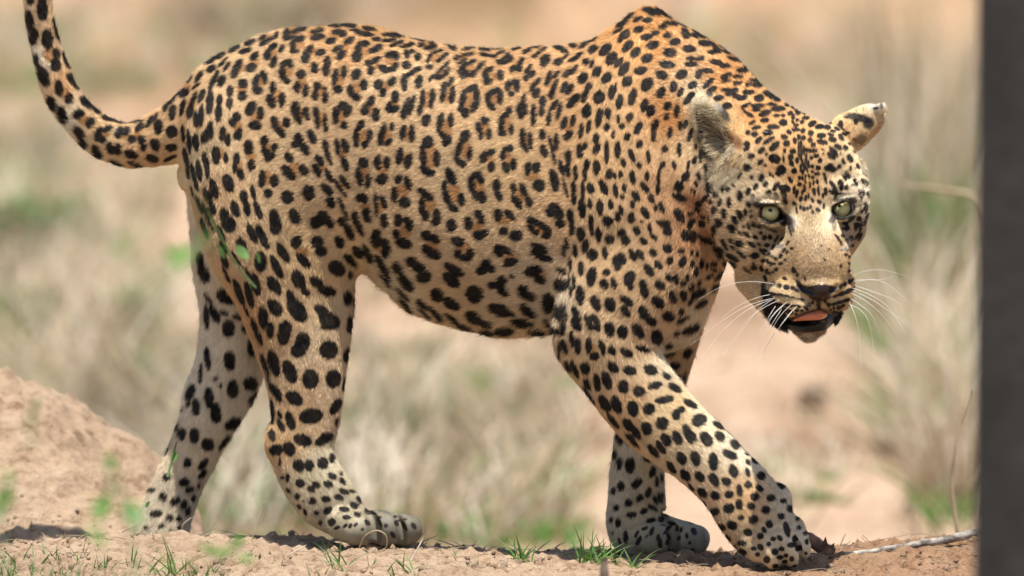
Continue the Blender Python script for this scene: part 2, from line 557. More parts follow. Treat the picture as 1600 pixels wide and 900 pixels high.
# flow of the fur per vertex
NOSE = W3(1283, 436, 205 + HD)
FL = np.zeros_like(BV)
for i, e in enumerate(ELS):
    s = np.nonzero(LAB == i)[0]
    if not len(s):
        continue
    if e['part'] == 'H':
        d = BV[s] - NOSE
        d[:, 2] -= 0.02
        FL[s] = d
    elif e['t'] == 'c':
        C = e['C']
        D = C[1:] - C[:-1]
        D /= np.linalg.norm(D, axis=1, keepdims=True) + 1e-9
        M = (C[1:] + C[:-1]) / 2
        j = np.argmin(((BV[s][:, None] - M[None]) ** 2).sum(2), 1)
        FL[s] = D[j] * e['flow']
    else:
        fl = e['flow'] if isinstance(e['flow'], tuple) else (-1, -0.3, 0)
        FL[s] = fl
FL /= np.linalg.norm(FL, axis=1, keepdims=True) + 1e-9
def lap(Aa, Q, it, lam=0.6):
    I = np.concatenate([Q[:, i] for i in range(4)])
    J = np.concatenate([Q[:, (i + 1) % 4] for i in range(4)])
    II = np.concatenate([I, J])
    JJ = np.concatenate([J, I])
    cnt = np.bincount(II, minlength=len(Aa)).astype(float)
    for _ in range(it):
        S = np.stack([np.bincount(II, weights=Aa[JJ, c], minlength=len(Aa)) for c in range(Aa.shape[1])], 1)
        Aa = Aa + lam * (S / np.maximum(cnt, 1)[:, None] - Aa)
    return Aa
FL = lap(FL, BQ, 25)
A = np.hstack([BV, FL])
A, BQ = subdivide(A, BQ)
def pxy(P):
    f = (DIST - P[:, 2]) / DIST
    return 800 + P[:, 0] / PX / f, 450 - P[:, 1] / PX / f, P[:, 2] / PX
cx, cy, cd = pxy(A[:, :3][BQ].mean(1))
hs = (cx > 1075) & (cx < 1400) & (cy > 135) & (cy < 560) & (cd > 110)
for x0_, x1_, y0_ in ((520, 680, 790), (960, 1130, 800), (1140, 1285, 820)):
    hs |= (cx > x0_) & (cx < x1_) & (cy > y0_)
A, BQ, NG = split_faces(A, BQ, hs)
BV, FL = A[:, :3].copy(), A[:, 3:]
def fgrad(P, f0, eps=0.0008):
    g = np.stack([sdf(P + np.eye(3)[i] * eps) - f0 for i in range(3)], 1) / eps
    n = np.linalg.norm(g, axis=1)
    return g / np.maximum(n, 1e-9)[:, None], n
f = sdf(BV)
g, gn = fgrad(BV, f)
BV -= g * np.clip(f / np.maximum(gn, 0.4), -0.002, 0.002)[:, None]
f, LAB = sdf(BV, True)
BV -= g * np.clip(f / np.maximum(gn, 0.4), -0.0012, 0.0012)[:, None]
def vnormals(P):
    Q = BQ
    fnn = np.cross(P[Q[:, 2]] - P[Q[:, 0]], P[Q[:, 3]] - P[Q[:, 1]])
    N = np.stack([sum(np.bincount(Q[:, k], weights=fnn[:, c], minlength=len(P)) for k in range(4)) for c in range(3)], 1)
    N /= np.linalg.norm(N, axis=1, keepdims=True) + 1e-12
    return np.where(((N * g).sum(1) < 0)[:, None], -N, N)
BN = vnormals(BV)
PART = np.array([0 if e['part'] in 'nH' else (1 if e['part'] == 'h' else 2) for e in ELS])[LAB]
bx, by, bd = pxy(BV)
# muscle and loose-skin relief
w_body = 1 - smooth01((bd - 200) / 60) * (bx > 1070)
rel = fbm(np.stack([BV[:, 0] * 16, BV[:, 1] * 9, BV[:, 2] * 12], 1), 3) * 0.0024 * w_body
rel += fbm(np.stack([BV[:, 0] * 60 + BV[:, 1] * 14, BV[:, 1] * 26, BV[:, 2] * 40], 1), 2) * 0.0009 * w_body
BV = BV + BN * rel[:, None]
BN = vnormals(BV)

# ---- coat pattern: every rosette and spot as an ellipse (measured), plus painted shade under soles and in toe grooves, drawn into a flat chart of the animal's side
SS = 2
MARKS = """T 0 0 5 n
330 80 85 45 95;240 10 30 30 0;235 170 90 30 100;265 290 70 38 90;370 310 85 45 95;440 420 45 30 100;435 510 55 42 90;t 385 430 35 40
445 240 110 25 105;520 480 80 25 112;290 480 60 20 100;345 600 90 40 110;575 640 80 35 130;460 690 65 32 95;540 775 45 32 80;t 500 725 30 30
T 0 110 5 n
410 260 70 30 115;490 350 70 38 110;690 260 80 40 145;755 310 45 25 135;615 345 50 40 30;705 410 50 35 60;t 655 390 30 25;620 490 60 38 130;655 570 50 30 120
770 500 60 30 70;840 460 45 28 30;800 540 35 28 0;t 820 495 25 20;850 380 60 22 165;950 408 60 12 175;1070 400 60 10 10;930 490 50 35 60;990 475 40 28 50;t 965 505 25 18
1090 445 50 28 45;1030 535 32 32 0;t 1070 495 20 20;865 610 50 32 100;925 615 50 30 85;1025 655 58 35 160;1190 685 55 32 160;760 640 70 32 120;910 725 60 18 155;1065 735 70 18 165;1330 685 60 16 25
1110 545 40 32 100;1125 600 32 26 80;1215 580 52 38 110;1340 600 50 30 0;1240 440 60 38 85;1170 400 60 20 60;1215 370 45 12 65;1350 330 65 30 80;1345 480 50 48 90;1300 290 50 18 60
1435 500 70 18 95;1480 560 90 16 95;1455 680 85 20 100;1470 800 50 14 100;1510 800 80 18 100;1555 770 80 25 100;1535 560 75 25 95;1520 220 65 18 65;1490 320 60 28 80;t 1503 268 22 25;1430 290 70 22 75
1580 200 60 24 65;1535 380 70 22 90;1580 330 70 20 90;t 1556 415 14 30;1440 175 50 36 30;1470 75 50 20 40;1420 130 30 20 50;t 1460 120 25 22;1355 215 60 22 60;1560 50 55 22 60;1540 120 40 14 40;1590 530 40 20 90;1595 690 50 20 95
T 320 0 5 n
50 470 50 25 35;130 430 50 22 40;240 380 60 20 35;360 335 50 20 25;55 540 45 28 35;145 490 60 14 50;175 525 50 18 55;320 400 55 22 20;240 560 58 35 75;270 500 45 26 60;t 292 530 20 20
390 440 45 25 40;365 530 45 36 20;t 390 488 28 20;450 300 40 16 30;480 330 65 20 30;560 280 30 20 60;t 500 302 28 16;530 370 50 25 35;490 430 45 32 80;t 533 412 18 16;600 385 38 20 60;540 485 48 28 70
640 275 50 28 70;740 240 70 20 15;660 300 50 18 20;t 685 250 40 22;740 305 50 28 20;690 360 55 25 85;705 400 40 22 0;t 740 345 30 20;820 385 40 28 45;790 450 50 38 70;t 845 400 22 18;880 245 60 20 10;885 290 60 28 10;t 850 268 25 12;905 410 45 30 20
910 195 50 18 5;1020 205 60 16 175;1130 200 70 22 170;1040 252 55 22 5;1080 265 30 30 0;985 320 45 25 10;t 1020 282 28 16;1290 230 60 16 170;1180 240 45 12 0;1250 268 80 20 170;t 1230 252 30 10;1480 235 100 14 165;1480 280 90 18 175;1345 310 38 18 0;1440 318 60 16 5;1500 345 60 18 20;1570 362 50 16 10
1130 320 48 24 30;1040 380 48 22 30;1065 430 48 32 50;t 1090 380 25 25;1245 345 50 28 0;1200 380 45 25 80;1190 445 50 42 60;t 1240 400 36 28;1335 385 65 28 25;1460 430 60 26 10;1500 445 28 30 0;t 1462 475 35 28;1400 540 45 30 150;1490 520 35 25 60;1450 545 50 20 0;1580 425 25 35 90;1575 510 38 35 0
1330 475 55 24 30;1280 495 30 28 0;1300 550 40 28 90;t 1330 512 20 20;860 530 45 32 90;960 485 45 30 80;950 550 45 32 85;640 490 55 25 20;670 510 30 25 0;610 570 60 30 90;640 630 30 28 0;t 648 560 26 34;755 580 38 38 0;725 680 50 30 85;790 710 50 26 80;t 758 645 28 36
880 670 35 32 0;865 740 45 26 90;945 760 48 28 90;940 690 20 14 0;t 908 712 26 30;1090 560 52 26 90;1020 600 70 26 80;1040 700 38 35 0;t 1060 625 25 38;1185 585 50 38 55;1245 665 45 32 85;1140 710 50 28 95;1185 760 38 32 0;t 1190 690 32 30
1355 665 42 38 60;1465 640 45 30 60;1395 725 38 28 80;t 1412 680 28 25;1560 650 70 26 90;1590 590 30 20 30;300 655 40 38 0;295 750 42 36 60;t 295 700 28 20;450 575 35 20 60;400 650 80 26 80;470 610 45 22 90;420 710 40 30 0;t 440 642 22 32
135 635 50 32 65;75 630 90 22 65;200 715 45 28 80;195 810 45 28 80;45 800 95 30 85;120 780 45 25 80;110 870 60 28 85;365 840 55 38 60;440 870 40 28 100;535 690 55 24 85;520 790 60 36 110;605 780 60 28 85;t 565 745 26 38;710 850 60 34 85;790 870 40 28 80;870 870 40 24 80
1085 830 45 40 0;1130 860 40 30 90;1030 880 30 28 90;t 1085 885 25 25;1300 790 50 30 60;1255 860 45 32 80;1340 880 30 26 90;t 1300 842 22 30;1490 760 50 32 90;1445 840 45 26 80;1480 855 50 26 20;t 1480 812 24 22;1580 830 70 24 75
T 640 0 5 n
40 300 50 14 170;100 315 40 14 175;220 315 40 16 170;300 340 40 18 170;20 345 25 12 0;90 355 30 18 10;160 375 55 20 10;180 345 45 12 150;t 145 355 22 8;340 375 35 22 160;470 380 60 14 15;400 350 50 12 170;500 355 60 12 170;590 390 50 14 175;590 360 40 10 0
20 405 25 18 0;65 450 28 32 60;215 405 55 14 20;155 450 50 16 65;155 520 32 22 0;260 450 60 18 40;t 200 455 26 22;370 455 30 20 20;450 430 65 15 10;410 480 45 14 30;t 425 455 18 10;590 430 45 16 170;650 440 40 16 170;710 415 45 14 20;700 380 50 12 10;840 380 45 14 20;920 400 45 18 30;990 370 40 12 10;980 345 50 10 5;1090 345 45 10 10;860 355 50 10 5
1010 415 60 14 35;980 440 25 16 0;1060 380 40 12 40;1170 375 45 20 170;1210 400 35 18 0;1280 360 35 18 0;1180 340 40 12 0;1380 340 60 18 35;1430 310 50 16 30;1350 370 30 12 20
700 480 25 18 0;745 450 55 16 40;790 460 30 28 60;740 490 50 16 10;t 765 465 15 8;870 490 50 22 60;810 540 35 22 60;860 540 30 24 70;t 845 510 12 16;930 540 50 18 55;950 580 40 30 20;915 610 30 22 70;t 945 555 12 8
1060 480 50 30 40;1060 450 45 20 20;1050 510 22 18 0;1160 485 38 28 20;1220 440 40 12 45;1320 430 45 14 30;1280 465 40 20 15;1310 450 40 16 40;1435 385 48 28 35;1380 485 32 28 60;1425 500 34 18 65
50 550 50 22 25;20 575 25 18 0;75 640 58 30 80;470 490 60 18 20;410 530 50 22 50;425 580 45 30 60;490 580 45 24 30;550 520 60 20 45;t 465 540 30 24;250 540 90 16 45;170 610 40 14 60;290 560 50 22 60;230 605 40 22 10;t 250 570 26 14
620 545 45 22 20;595 590 40 26 100;610 635 38 26 10;710 590 48 28 90;t 650 600 22 26;770 670 28 40 80;820 640 40 22 10;840 680 26 40 90;795 730 26 26 0;t 810 678 16 22
1090 600 50 22 80;1080 640 40 20 60;1150 580 40 20 55;t 1115 590 12 20;1240 570 45 22 20;1290 545 45 18 60;1220 590 28 18 0;t 1250 545 14 10;1355 610 52 38 65;1465 560 48 34 50;1540 610 55 34 50;1530 390 62 38 45;1580 460 60 40 60
320 640 45 18 60;265 720 85 24 80;335 740 75 24 85;t 300 730 18 60;100 790 95 22 85;180 750 60 24 85;170 800 60 18 90;t 140 780 18 50;20 820 80 20 75
490 690 50 28 20;415 790 95 26 80;525 760 90 28 90;500 840 50 24 70;430 870 34 30 0;t 468 780 34 60;660 715 60 26 20;615 770 55 26 95;710 760 60 26 90;640 830 40 26 130;t 668 770 24 36
990 650 55 20 50;960 690 30 18 80;990 730 45 30 65;1130 680 75 20 65;1110 740 40 30 70;t 1120 690 8 20;1210 680 50 24 65;1250 700 50 26 60;1400 675 38 28 60;1370 750 58 26 70;1480 760 55 46 60;1580 720 60 26 85
890 780 55 20 80;860 850 50 22 80;905 850 50 20 90;t 880 835 20 20;770 870 40 28 70;1040 790 45 28 75;970 860 50 22 80;1035 860 45 22 90;1135 820 45 22 60;1100 860 40 14 80;1175 850 60 18 80;1280 790 75 34 50;1385 860 55 34 70;1490 880 34 28 90;1550 880 40 26 90
T 960 0 5 n
130 120 50 18 45;70 180 60 18 35;30 240 50 14 30;180 150 45 18 30;300 95 85 30 165;260 155 42 24 10;430 110 40 10 150;440 185 65 20 170;375 210 38 20 0;190 230 42 28 20;85 270 50 34 45;45 315 25 20 60;325 258 32 22 10;250 290 50 28 5;415 278 38 25 0;555 265 45 32 120;630 280 40 18 160;550 190 60 10 145;640 240 60 12 145
105 360 60 32 50;300 352 52 34 15;475 328 46 30 0;710 342 58 26 175;740 300 40 10 150;165 410 50 32 45;435 410 52 38 5;585 385 55 30 175;790 405 65 22 5;890 415 60 14 165;850 375 40 10 150
255 455 50 36 25;35 490 50 24 45;410 505 65 30 175;600 460 38 20 0;670 460 38 20 10;600 505 52 22 0;t 630 483 20 8;800 492 55 24 170;865 520 40 22 0;950 470 75 18 165;1000 550 58 22 0;1070 505 45 10 150
75 540 62 34 55;205 550 55 32 10;370 588 50 34 155;525 582 50 36 20;660 580 40 28 70;730 555 50 20 175;t 705 570 16 10;870 595 50 22 25;875 635 40 14 10;965 600 38 16 0;1130 550 60 16 170;960 650 38 18 5;1140 600 70 16 170;1100 632 50 16 170;1050 660 25 20 0;1120 668 40 20 0
100 632 45 38 50;255 660 60 44 55;462 680 48 28 80;610 668 42 28 20;735 650 55 22 45;5 690 45 14 80;140 755 72 32 75;365 725 52 32 60;515 720 42 20 65;760 705 45 20 30;740 740 22 20 0;870 705 35 14 0;920 720 55 24 25;1050 722 50 20 175;1250 675 42 18 170;1290 640 45 14 165;1230 605 50 10 150
40 790 62 30 80;235 820 55 30 70;285 865 50 32 75;415 830 40 30 60;585 770 60 28 50;490 870 50 22 85;815 770 40 22 15;880 830 38 24 0;955 755 32 18 0;1000 768 40 16 15;1210 745 60 22 150;1130 770 38 28 0;1280 710 30 20 150;1340 730 40 28 110;1410 720 40 24 140;1275 780 35 22 0
1130 830 50 14 0;1230 820 40 14 5;1110 860 30 18 0;1030 825 36 12 20;1285 855 55 22 5;1350 825 22 14 0;1450 775 30 14 150;1395 795 25 22 90;1480 830 30 26 150;1530 800 45 10 140;1180 890 45 22 20;1435 870 25 25 0;1560 875 40 16 0;1400 835 20 18 90;1495 880 30 14 0
T 270 170 5 n
360 50 60 24 85;290 15 28 24 60;205 70 75 22 75;230 100 45 14 80;500 60 35 40 0;470 100 32 40 90;520 170 24 28 60;510 205 40 38 70;t 505 135 30 22;600 20 40 34 30;690 40 48 26 80;645 130 55 38 0;t 650 70 30 30;20 300 20 26 0
800 110 55 32 100;890 105 42 32 90;840 180 56 32 130;t 865 130 24 24;290 150 60 22 70;265 210 52 28 80;300 190 50 24 85;t 285 205 10 24;390 195 60 26 85;430 240 50 24 85;t 410 200 8 20;180 260 60 24 95;85 200 75 14 95;130 240 90 16 95
975 50 75 30 110;1050 50 45 22 100;t 1010 30 22 32;1130 80 80 20 95;1195 110 80 20 95;t 1160 80 14 40;1275 60 75 24 95;1340 130 30 34 0;1360 30 30 40 90;t 1315 60 24 40;1500 20 34 32 0;1590 60 30 40 90;t 1550 20 20 16
720 250 45 32 70;730 340 55 28 120;800 300 35 24 60;760 375 50 32 30;t 745 310 28 28;595 300 60 38 95;615 440 48 34 90;t 618 370 28 18;985 240 55 40 100;960 280 34 28 0;1030 310 60 36 120;340 365 72 34 90;415 385 45 18 90;t 378 345 14 30;500 390 48 28 90;485 460 50 18 90;530 510 50 28 100;t 520 450 16 34
1090 220 62 30 115;1195 280 45 26 100;1215 370 75 22 110;t 1205 330 10 30;1290 300 75 22 100;1350 290 60 30 110;1350 430 65 28 110;t 1330 345 22 36;1470 130 45 30 60;1435 230 75 24 92;1540 210 50 22 80;1505 280 34 30 60;t 1480 210 26 34
910 380 45 34 120;910 500 75 40 135;1025 480 50 34 130;t 960 465 34 34;1150 400 50 28 120;1130 480 60 30 120;1220 520 60 24 115;t 1175 460 14 14;1490 420 42 44 90;1460 530 75 30 100;1530 560 60 24 85;t 1500 500 20 44;1590 420 50 20 90
700 550 75 28 85;795 565 52 38 85;t 745 540 22 44;748 660 36 38 0;320 620 85 32 105;435 580 75 44 110;205 500 65 20 100;265 440 105 22 97;105 420 110 14 102;170 540 110 16 105;1345 570 70 26 125;1310 620 90 18 125;t 1330 600 30 14;1210 630 60 34 135;1235 730 50 36 120;1065 655 52 62 90;900 690 50 55 0
270 670 65 30 115;305 770 60 28 105;555 680 50 32 90;580 780 62 28 100;630 650 60 22 100;665 790 80 26 110;t 570 730 14 14;490 780 70 34 110;1490 700 56 34 150;1450 700 30 24 90;1520 830 60 36 100;t 1505 765 26 22;1335 780 100 16 112;795 840 60 42 95;955 840 65 45 110;1170 850 60 50 90;1425 840 50 26 100;410 840 75 42 110;210 750 75 16 110;265 810 100 14 110;1590 720 55 16 90;1110 870 34 30 0;1320 880 30 30 0;155 650 50 10 110
T 580 170 5 n
35 40 50 28 80;160 0 50 30 0;255 40 45 26 90;300 20 34 20 80;380 20 40 18 90;430 90 50 34 70;90 190 80 26 72;165 140 34 20 90;80 260 30 30 0;140 260 40 22 50;t 125 205 28 48;250 190 60 28 80;320 195 75 24 90;t 285 200 14 40
540 110 80 28 80;560 210 50 24 120;625 90 62 24 85;595 250 48 34 60;t 590 160 36 54;735 45 34 30 90;700 10 30 20 0;795 10 24 16 0;890 90 35 34 0;845 150 50 26 110;860 210 34 22 80;925 195 45 24 85;t 885 160 26 36;1060 35 42 28 60;1020 110 75 24 85;1020 190 38 26 0;1095 160 48 20 85;t 1062 110 22 50
1175 45 36 30 90;1150 10 20 14 0;1270 80 60 24 85;1330 20 45 20 90;1390 80 55 22 80;1460 40 60 16 80;1510 110 55 24 70;1580 90 45 24 80;1540 210 48 32 40;t 1545 150 24 24;1185 220 75 26 90;1205 310 36 24 120;1245 250 70 22 95;t 1212 240 16 36;1340 205 45 26 90;1350 330 55 30 105;1415 320 120 14 102;1450 260 70 22 90;1545 380 60 24 85;1545 480 55 16 95;1490 460 65 22 100
445 260 50 45 60;410 370 95 28 95;430 480 60 34 140;515 390 70 26 92;480 500 24 24 0;t 460 370 42 90;740 210 42 45 60;690 310 90 26 70;690 410 50 28 130;770 350 55 22 85;720 430 30 30 0;t 735 310 32 64;940 340 38 28 30;880 380 52 30 80;940 455 42 30 80;t 930 400 22 20
1080 310 36 30 20;1035 350 55 26 80;1055 460 48 30 110;1115 435 48 26 85;t 1080 395 26 34;1225 470 55 26 85;1290 460 45 36 80;1315 600 50 50 0;t 1270 530 32 20;1430 560 90 34 100
55 420 62 28 88;125 420 50 30 85;85 550 50 45 30;t 95 475 30 34;225 370 70 30 80;295 410 65 32 75;t 262 390 14 30;215 550 40 30 60;290 580 60 30 110;185 670 65 28 92;265 730 50 44 0;t 245 645 40 36;40 750 100 16 95;100 730 60 26 110;105 860 45 30 90;t 70 770 14 34
400 640 35 26 150;440 680 58 32 140;400 760 70 26 90;425 830 50 34 110;515 840 65 32 90;t 455 735 40 54;625 530 75 38 115;575 600 45 24 80;590 680 75 30 105;640 770 50 30 140;705 710 55 30 95;t 645 660 40 60
820 520 50 28 30;855 550 40 32 110;785 590 65 28 95;815 670 50 28 110;870 690 48 36 110;t 845 610 34 44;985 600 50 34 80;1000 680 45 30 110;1115 620 45 26 95;1140 730 70 28 125;1195 640 60 24 110;1235 720 50 28 105;t 1165 680 18 44
995 830 50 34 95;1090 830 55 28 135;t 1040 870 40 20;850 840 58 34 120;760 870 32 28 0;215 860 45 30 110;280 870 30 26 0;1450 800 80 48 130;1400 810 40 30 120;1520 620 90 12 105;1265 880 45 26 0;1560 830 40 26 95;630 885 34 22 0
T 850 170 5 n
110 50 52 16 80;335 35 42 32 60;430 70 75 26 80;500 45 40 18 95;490 140 36 24 80;350 140 60 18 80;290 175 60 22 80;580 80 34 14 90;608 135 26 22 0;670 65 40 28 65;835 20 38 30 0;735 150 55 28 65;870 130 50 28 65;855 210 50 22 85;1040 20 32 18 60;960 65 34 20 65;1065 135 40 18 80;1105 120 34 20 70;985 190 48 20 80;1145 205 60 18 70;1200 60 50 10 90
540 200 34 14 80;650 215 34 26 70;745 275 32 26 60;405 230 42 28 80;410 310 50 28 70;280 330 60 28 95;320 290 36 18 70;t 300 290 10 10;490 340 95 20 90;575 320 72 24 90;685 365 60 22 110;740 440 26 22 0;815 375 55 18 92;945 315 30 32 90;1058 320 58 16 90;622 420 40 20 105;1018 440 38 16 100;925 440 34 20 60;895 540 85 16 85;890 630 40 18 85
1178 400 34 18 80;1128 440 44 14 80;1108 530 50 28 60;1215 520 28 18 110;1190 580 24 14 110;1170 640 22 14 120;1272 470 36 12 100;1290 625 60 16 100;1225 370 50 10 95;1190 300 25 8 90;335 440 50 24 80;320 510 50 20 95;410 460 62 28 88;250 495 62 18 92;190 360 40 26 80;190 470 60 20 92;100 260 60 18 92;70 330 110 14 104;140 460 65 20 104
510 510 45 28 80;550 520 32 18 110;600 510 28 20 100;692 535 58 24 98;806 525 40 18 90;785 610 50 26 130;465 610 65 30 115;365 620 45 32 100;560 640 58 20 95;628 615 34 18 90;610 685 22 16 0;715 680 50 28 120;838 700 40 24 110;690 745 36 20 90;1055 605 45 38 60;1060 690 65 28 155;1265 700 30 24 0;1215 735 32 22 160;1200 785 24 18 0
235 620 60 22 90;235 700 50 24 90;305 640 80 16 92;300 780 80 30 95;360 740 48 18 95;438 770 66 28 92;522 745 42 22 95;602 790 42 18 100;875 770 26 20 100;920 770 48 20 110;790 810 55 28 120;575 840 40 20 95;685 850 45 28 95;1055 830 60 36 120;1140 820 24 22 0;1245 840 22 14 150;500 870 45 35 0;370 870 45 22 90;210 830 50 28 95;930 885 60 20 0;1150 880 36 24 30;85 560 90 36 100;1230 890 30 16 0
T 290 340 5 n
340 50 70 58 110;190 40 70 14 115;280 120 70 22 115;150 80 90 18 110;520 120 90 30 115;600 150 110 32 115;705 60 75 50 90;440 220 70 40 110;870 10 40 36 120;865 190 55 42 60;1020 45 45 42 0;1125 40 50 34 120;1030 190 50 48 0;1060 260 48 42 0;1205 190 55 38 110;1280 110 75 34 115;1225 30 40 30 110;1350 60 100 26 118;1430 10 35 24 110;1550 30 60 26 100
760 270 90 36 120;920 330 75 38 130;t 910 270 40 24;585 340 82 48 90;710 380 105 32 115;1180 395 70 55 150;1290 335 75 30 135;1350 270 60 40 140;1430 280 90 24 115;1500 160 70 34 100;1570 230 70 34 100;t 1530 210 20 40;1545 370 100 30 125;300 230 60 24 110;310 340 60 24 110;880 480 80 50 115;930 570 50 28 130;1020 500 60 40 145;1105 570 75 42 165;1285 440 20 30 90
320 440 75 12 115;400 320 90 12 125;420 580 110 28 110;500 600 110 30 105;550 520 90 36 105;490 440 60 12 115;690 520 75 44 125;730 570 36 20 90;700 700 75 50 125;820 620 60 30 110;870 720 110 62 125;1260 625 60 34 90;1315 650 90 14 90;1060 720 60 40 150;1120 800 90 62 150;610 780 90 40 95;665 860 50 26 90;780 860 55 60 90;480 730 60 10 115;540 850 70 22 110;1280 830 70 26 88
T 290 340 5 h
120 320 60 34 95;150 430 80 44 110;325 610 85 62 155;180 630 50 20 130;170 770 100 22 92;230 750 80 32 115;300 740 40 18 150;410 775 50 24 165;485 850 45 38 0;335 850 60 48 80
T 570 345 5 n
100 100 34 42 70;80 160 60 28 105;175 190 60 30 105;160 260 40 20 120;t 122 185 26 40;250 100 40 28 100;310 175 65 42 165;350 30 50 34 100;260 20 30 24 0;t 310 90 50 26;160 15 36 26 110;485 115 48 40 150;550 140 48 34 150;480 220 42 32 120;540 260 60 42 160;t 530 190 40 20;730 160 58 38 160;t 770 210 45 22;730 255 34 30 100;790 285 50 30 0;830 250 32 36 90
560 10 34 28 0;680 40 40 44 90;815 35 42 34 90;915 10 28 16 0;890 115 46 38 150;940 95 34 28 60;t 880 50 40 30;1090 80 38 34 0;1185 115 52 46 0;1350 15 90 24 150;1420 60 60 28 130;1320 70 60 24 140;1420 115 40 26 0;t 1365 65 60 20;1530 25 36 36 0;1055 230 50 46 100;1110 230 55 26 150;1140 320 60 34 15;t 1130 270 40 20
1370 215 75 36 150;1380 270 85 34 155;1440 300 30 22 0;t 1360 250 40 12;1320 390 75 46 10;1370 450 60 38 140;t 1390 410 30 16;1535 390 45 24 140;1530 500 45 55 60;1155 430 24 18 0;950 340 50 40 60;920 385 50 36 20;980 370 46 34 150;700 380 90 36 150;680 460 80 46 145;t 690 420 50 12;370 320 50 40 130;420 360 60 38 160;465 435 62 50 0
30 260 80 28 115;140 340 80 28 120;190 420 60 20 115;265 370 60 36 115;330 480 90 40 130;310 570 80 20 135;570 580 60 50 130;680 645 80 40 150;860 570 70 72 130;1070 470 50 40 60;1000 500 36 30 0;1080 540 60 34 140;1240 540 50 44 110;1280 580 70 36 155;1435 640 50 80 0;1530 720 45 70 0;1060 690 90 50 160;1130 720 50 20 160;1280 700 80 38 140;1250 660 36 22 0;1240 790 95 32 170;1450 810 70 20 130;1520 850 40 14 150
860 750 75 44 155;960 800 60 26 160;460 650 60 24 135;560 720 80 22 135;690 760 70 20 145;800 830 90 22 150;1105 850 80 36 5;970 865 60 24 175;1350 860 70 24 170;1500 870 60 20 165;340 660 80 16 130;480 720 70 12 140;180 470 80 14 130
T 860 340 5 n
80 45 40 34 0;170 70 70 22 90;240 125 60 34 95;320 70 70 18 95;375 130 60 24 95;445 30 36 36 0;462 168 42 38 140;555 115 34 32 0;588 175 42 36 120;525 10 24 18 0;635 15 34 18 0;675 100 40 28 110;775 80 45 16 100;730 180 36 26 130;812 155 36 18 130;710 30 14 12 0
885 50 55 32 160;915 100 40 38 110;1090 50 45 24 75;1055 140 38 46 90;1110 145 50 30 90;1015 15 40 20 150;1180 50 28 20 160;1225 180 60 24 160;1315 250 55 28 160;1320 300 32 18 0;1400 360 65 28 165;1150 140 30 12 150;1430 310 60 18 150;1290 100 40 14 90
130 200 45 18 95;105 260 50 14 90;195 260 55 18 92;275 220 55 28 80;330 290 48 46 90;425 275 52 22 100;155 360 60 18 95;240 395 62 26 90;320 465 78 36 85;345 440 50 20 90;520 355 65 32 105;560 320 50 34 110;645 290 55 26 115;705 290 45 28 120;805 270 34 28 130;915 240 42 36 150;1020 258 28 22 0;935 332 36 26 70;1035 342 42 30 65;845 368 42 26 130
90 410 40 24 160;90 525 60 50 0;148 490 65 10 90;185 500 70 14 95;235 610 80 34 92;165 580 45 12 90;440 428 32 28 0;422 518 42 34 120;495 512 50 26 105;620 470 60 42 60;615 515 55 28 115;770 412 60 34 130;730 555 75 36 100;860 525 48 34 140;930 465 36 28 140;985 480 40 22 100;1035 512 22 20 0;1070 470 30 16 85;1108 355 30 18 85;1182 358 38 18 90;1135 425 36 20 80;1105 270 26 12 90;1145 280 26 10 100;1222 380 24 12 90;1275 355 24 20 0;1270 402 30 14 160
1100 545 34 20 60;1160 510 30 18 70;955 620 50 28 120;1040 605 46 30 95;840 660 60 42 130;355 670 66 38 110;470 680 60 44 100;595 650 62 32 145;590 730 55 30 130;1020 728 30 20 70;920 770 50 40 160;730 740 60 40 120;780 800 55 36 140;205 750 70 28 115;205 830 60 36 120;125 740 70 12 95;75 740 65 38 90;300 815 60 26 115;365 830 70 26 100;335 780 30 26 0;465 870 60 38 100;570 880 45 36 120;680 870 55 34 140;830 890 40 20 0;110 850 60 16 90;20 660 50 24 90
T 860 340 5 f
1155 585 66 34 25;1175 670 60 24 35;1240 455 40 14 30;1310 450 55 14 50;1280 545 40 20 50;1050 780 40 14 10;1090 870 80 32 25;1000 800 30 14 60
T 290 510 5 n
770 65 80 50 80;910 130 90 60 75;880 190 60 56 0;1115 180 72 75 90;570 80 75 24 110;660 40 50 28 90;690 285 110 42 105;620 300 100 18 108;640 380 60 12 100;815 350 100 50 112;975 410 80 62 95;1150 405 60 75 90;715 520 75 30 115;850 560 75 50 145;680 660 100 16 95;820 735 78 36 105;985 700 88 60 10;1170 625 70 36 60;1255 220 60 26 80;1235 440 55 16 80;745 770 50 24 120;680 850 50 26 100;910 880 70 40 170;1090 870 70 40 30;1280 15 34 26 90;1110 0 60 20 0;740 690 34 16 110;1180 740 34 12 80;670 480 60 14 110
T 290 510 5 h
335 30 46 50 90;480 15 45 34 0;520 160 76 40 90;345 265 80 46 95;175 250 95 24 95;120 370 85 14 85;505 445 56 54 0;370 490 76 44 88;545 555 70 38 35;235 405 20 16 0;275 465 24 14 90;185 555 85 36 95;40 520 70 34 70;85 630 70 32 92;235 670 80 42 92;370 755 75 42 30;70 850 60 40 90;175 890 45 20 0;25 600 30 14 70;320 880 40 14 60
T 860 510 5 n
110 160 62 26 105;70 180 65 10 90;170 100 70 22 95;215 155 65 28 90;300 150 68 28 88;345 230 38 36 0;t 335 170 20 24;405 165 65 26 105;480 188 40 30 120;595 205 58 32 150;465 30 45 38 90;560 50 50 38 120;685 45 60 34 135;830 85 60 46 90;720 175 60 28 165;140 315 50 20 120;190 330 80 20 110;275 325 50 42 100;490 320 56 34 130;620 345 55 38 165;780 340 56 38 155;905 390 40 22 140;290 450 50 26 115;365 440 70 28 100;440 420 78 36 110;570 470 55 42 95;690 505 48 44 0;815 462 60 30 15;965 480 60 28 150
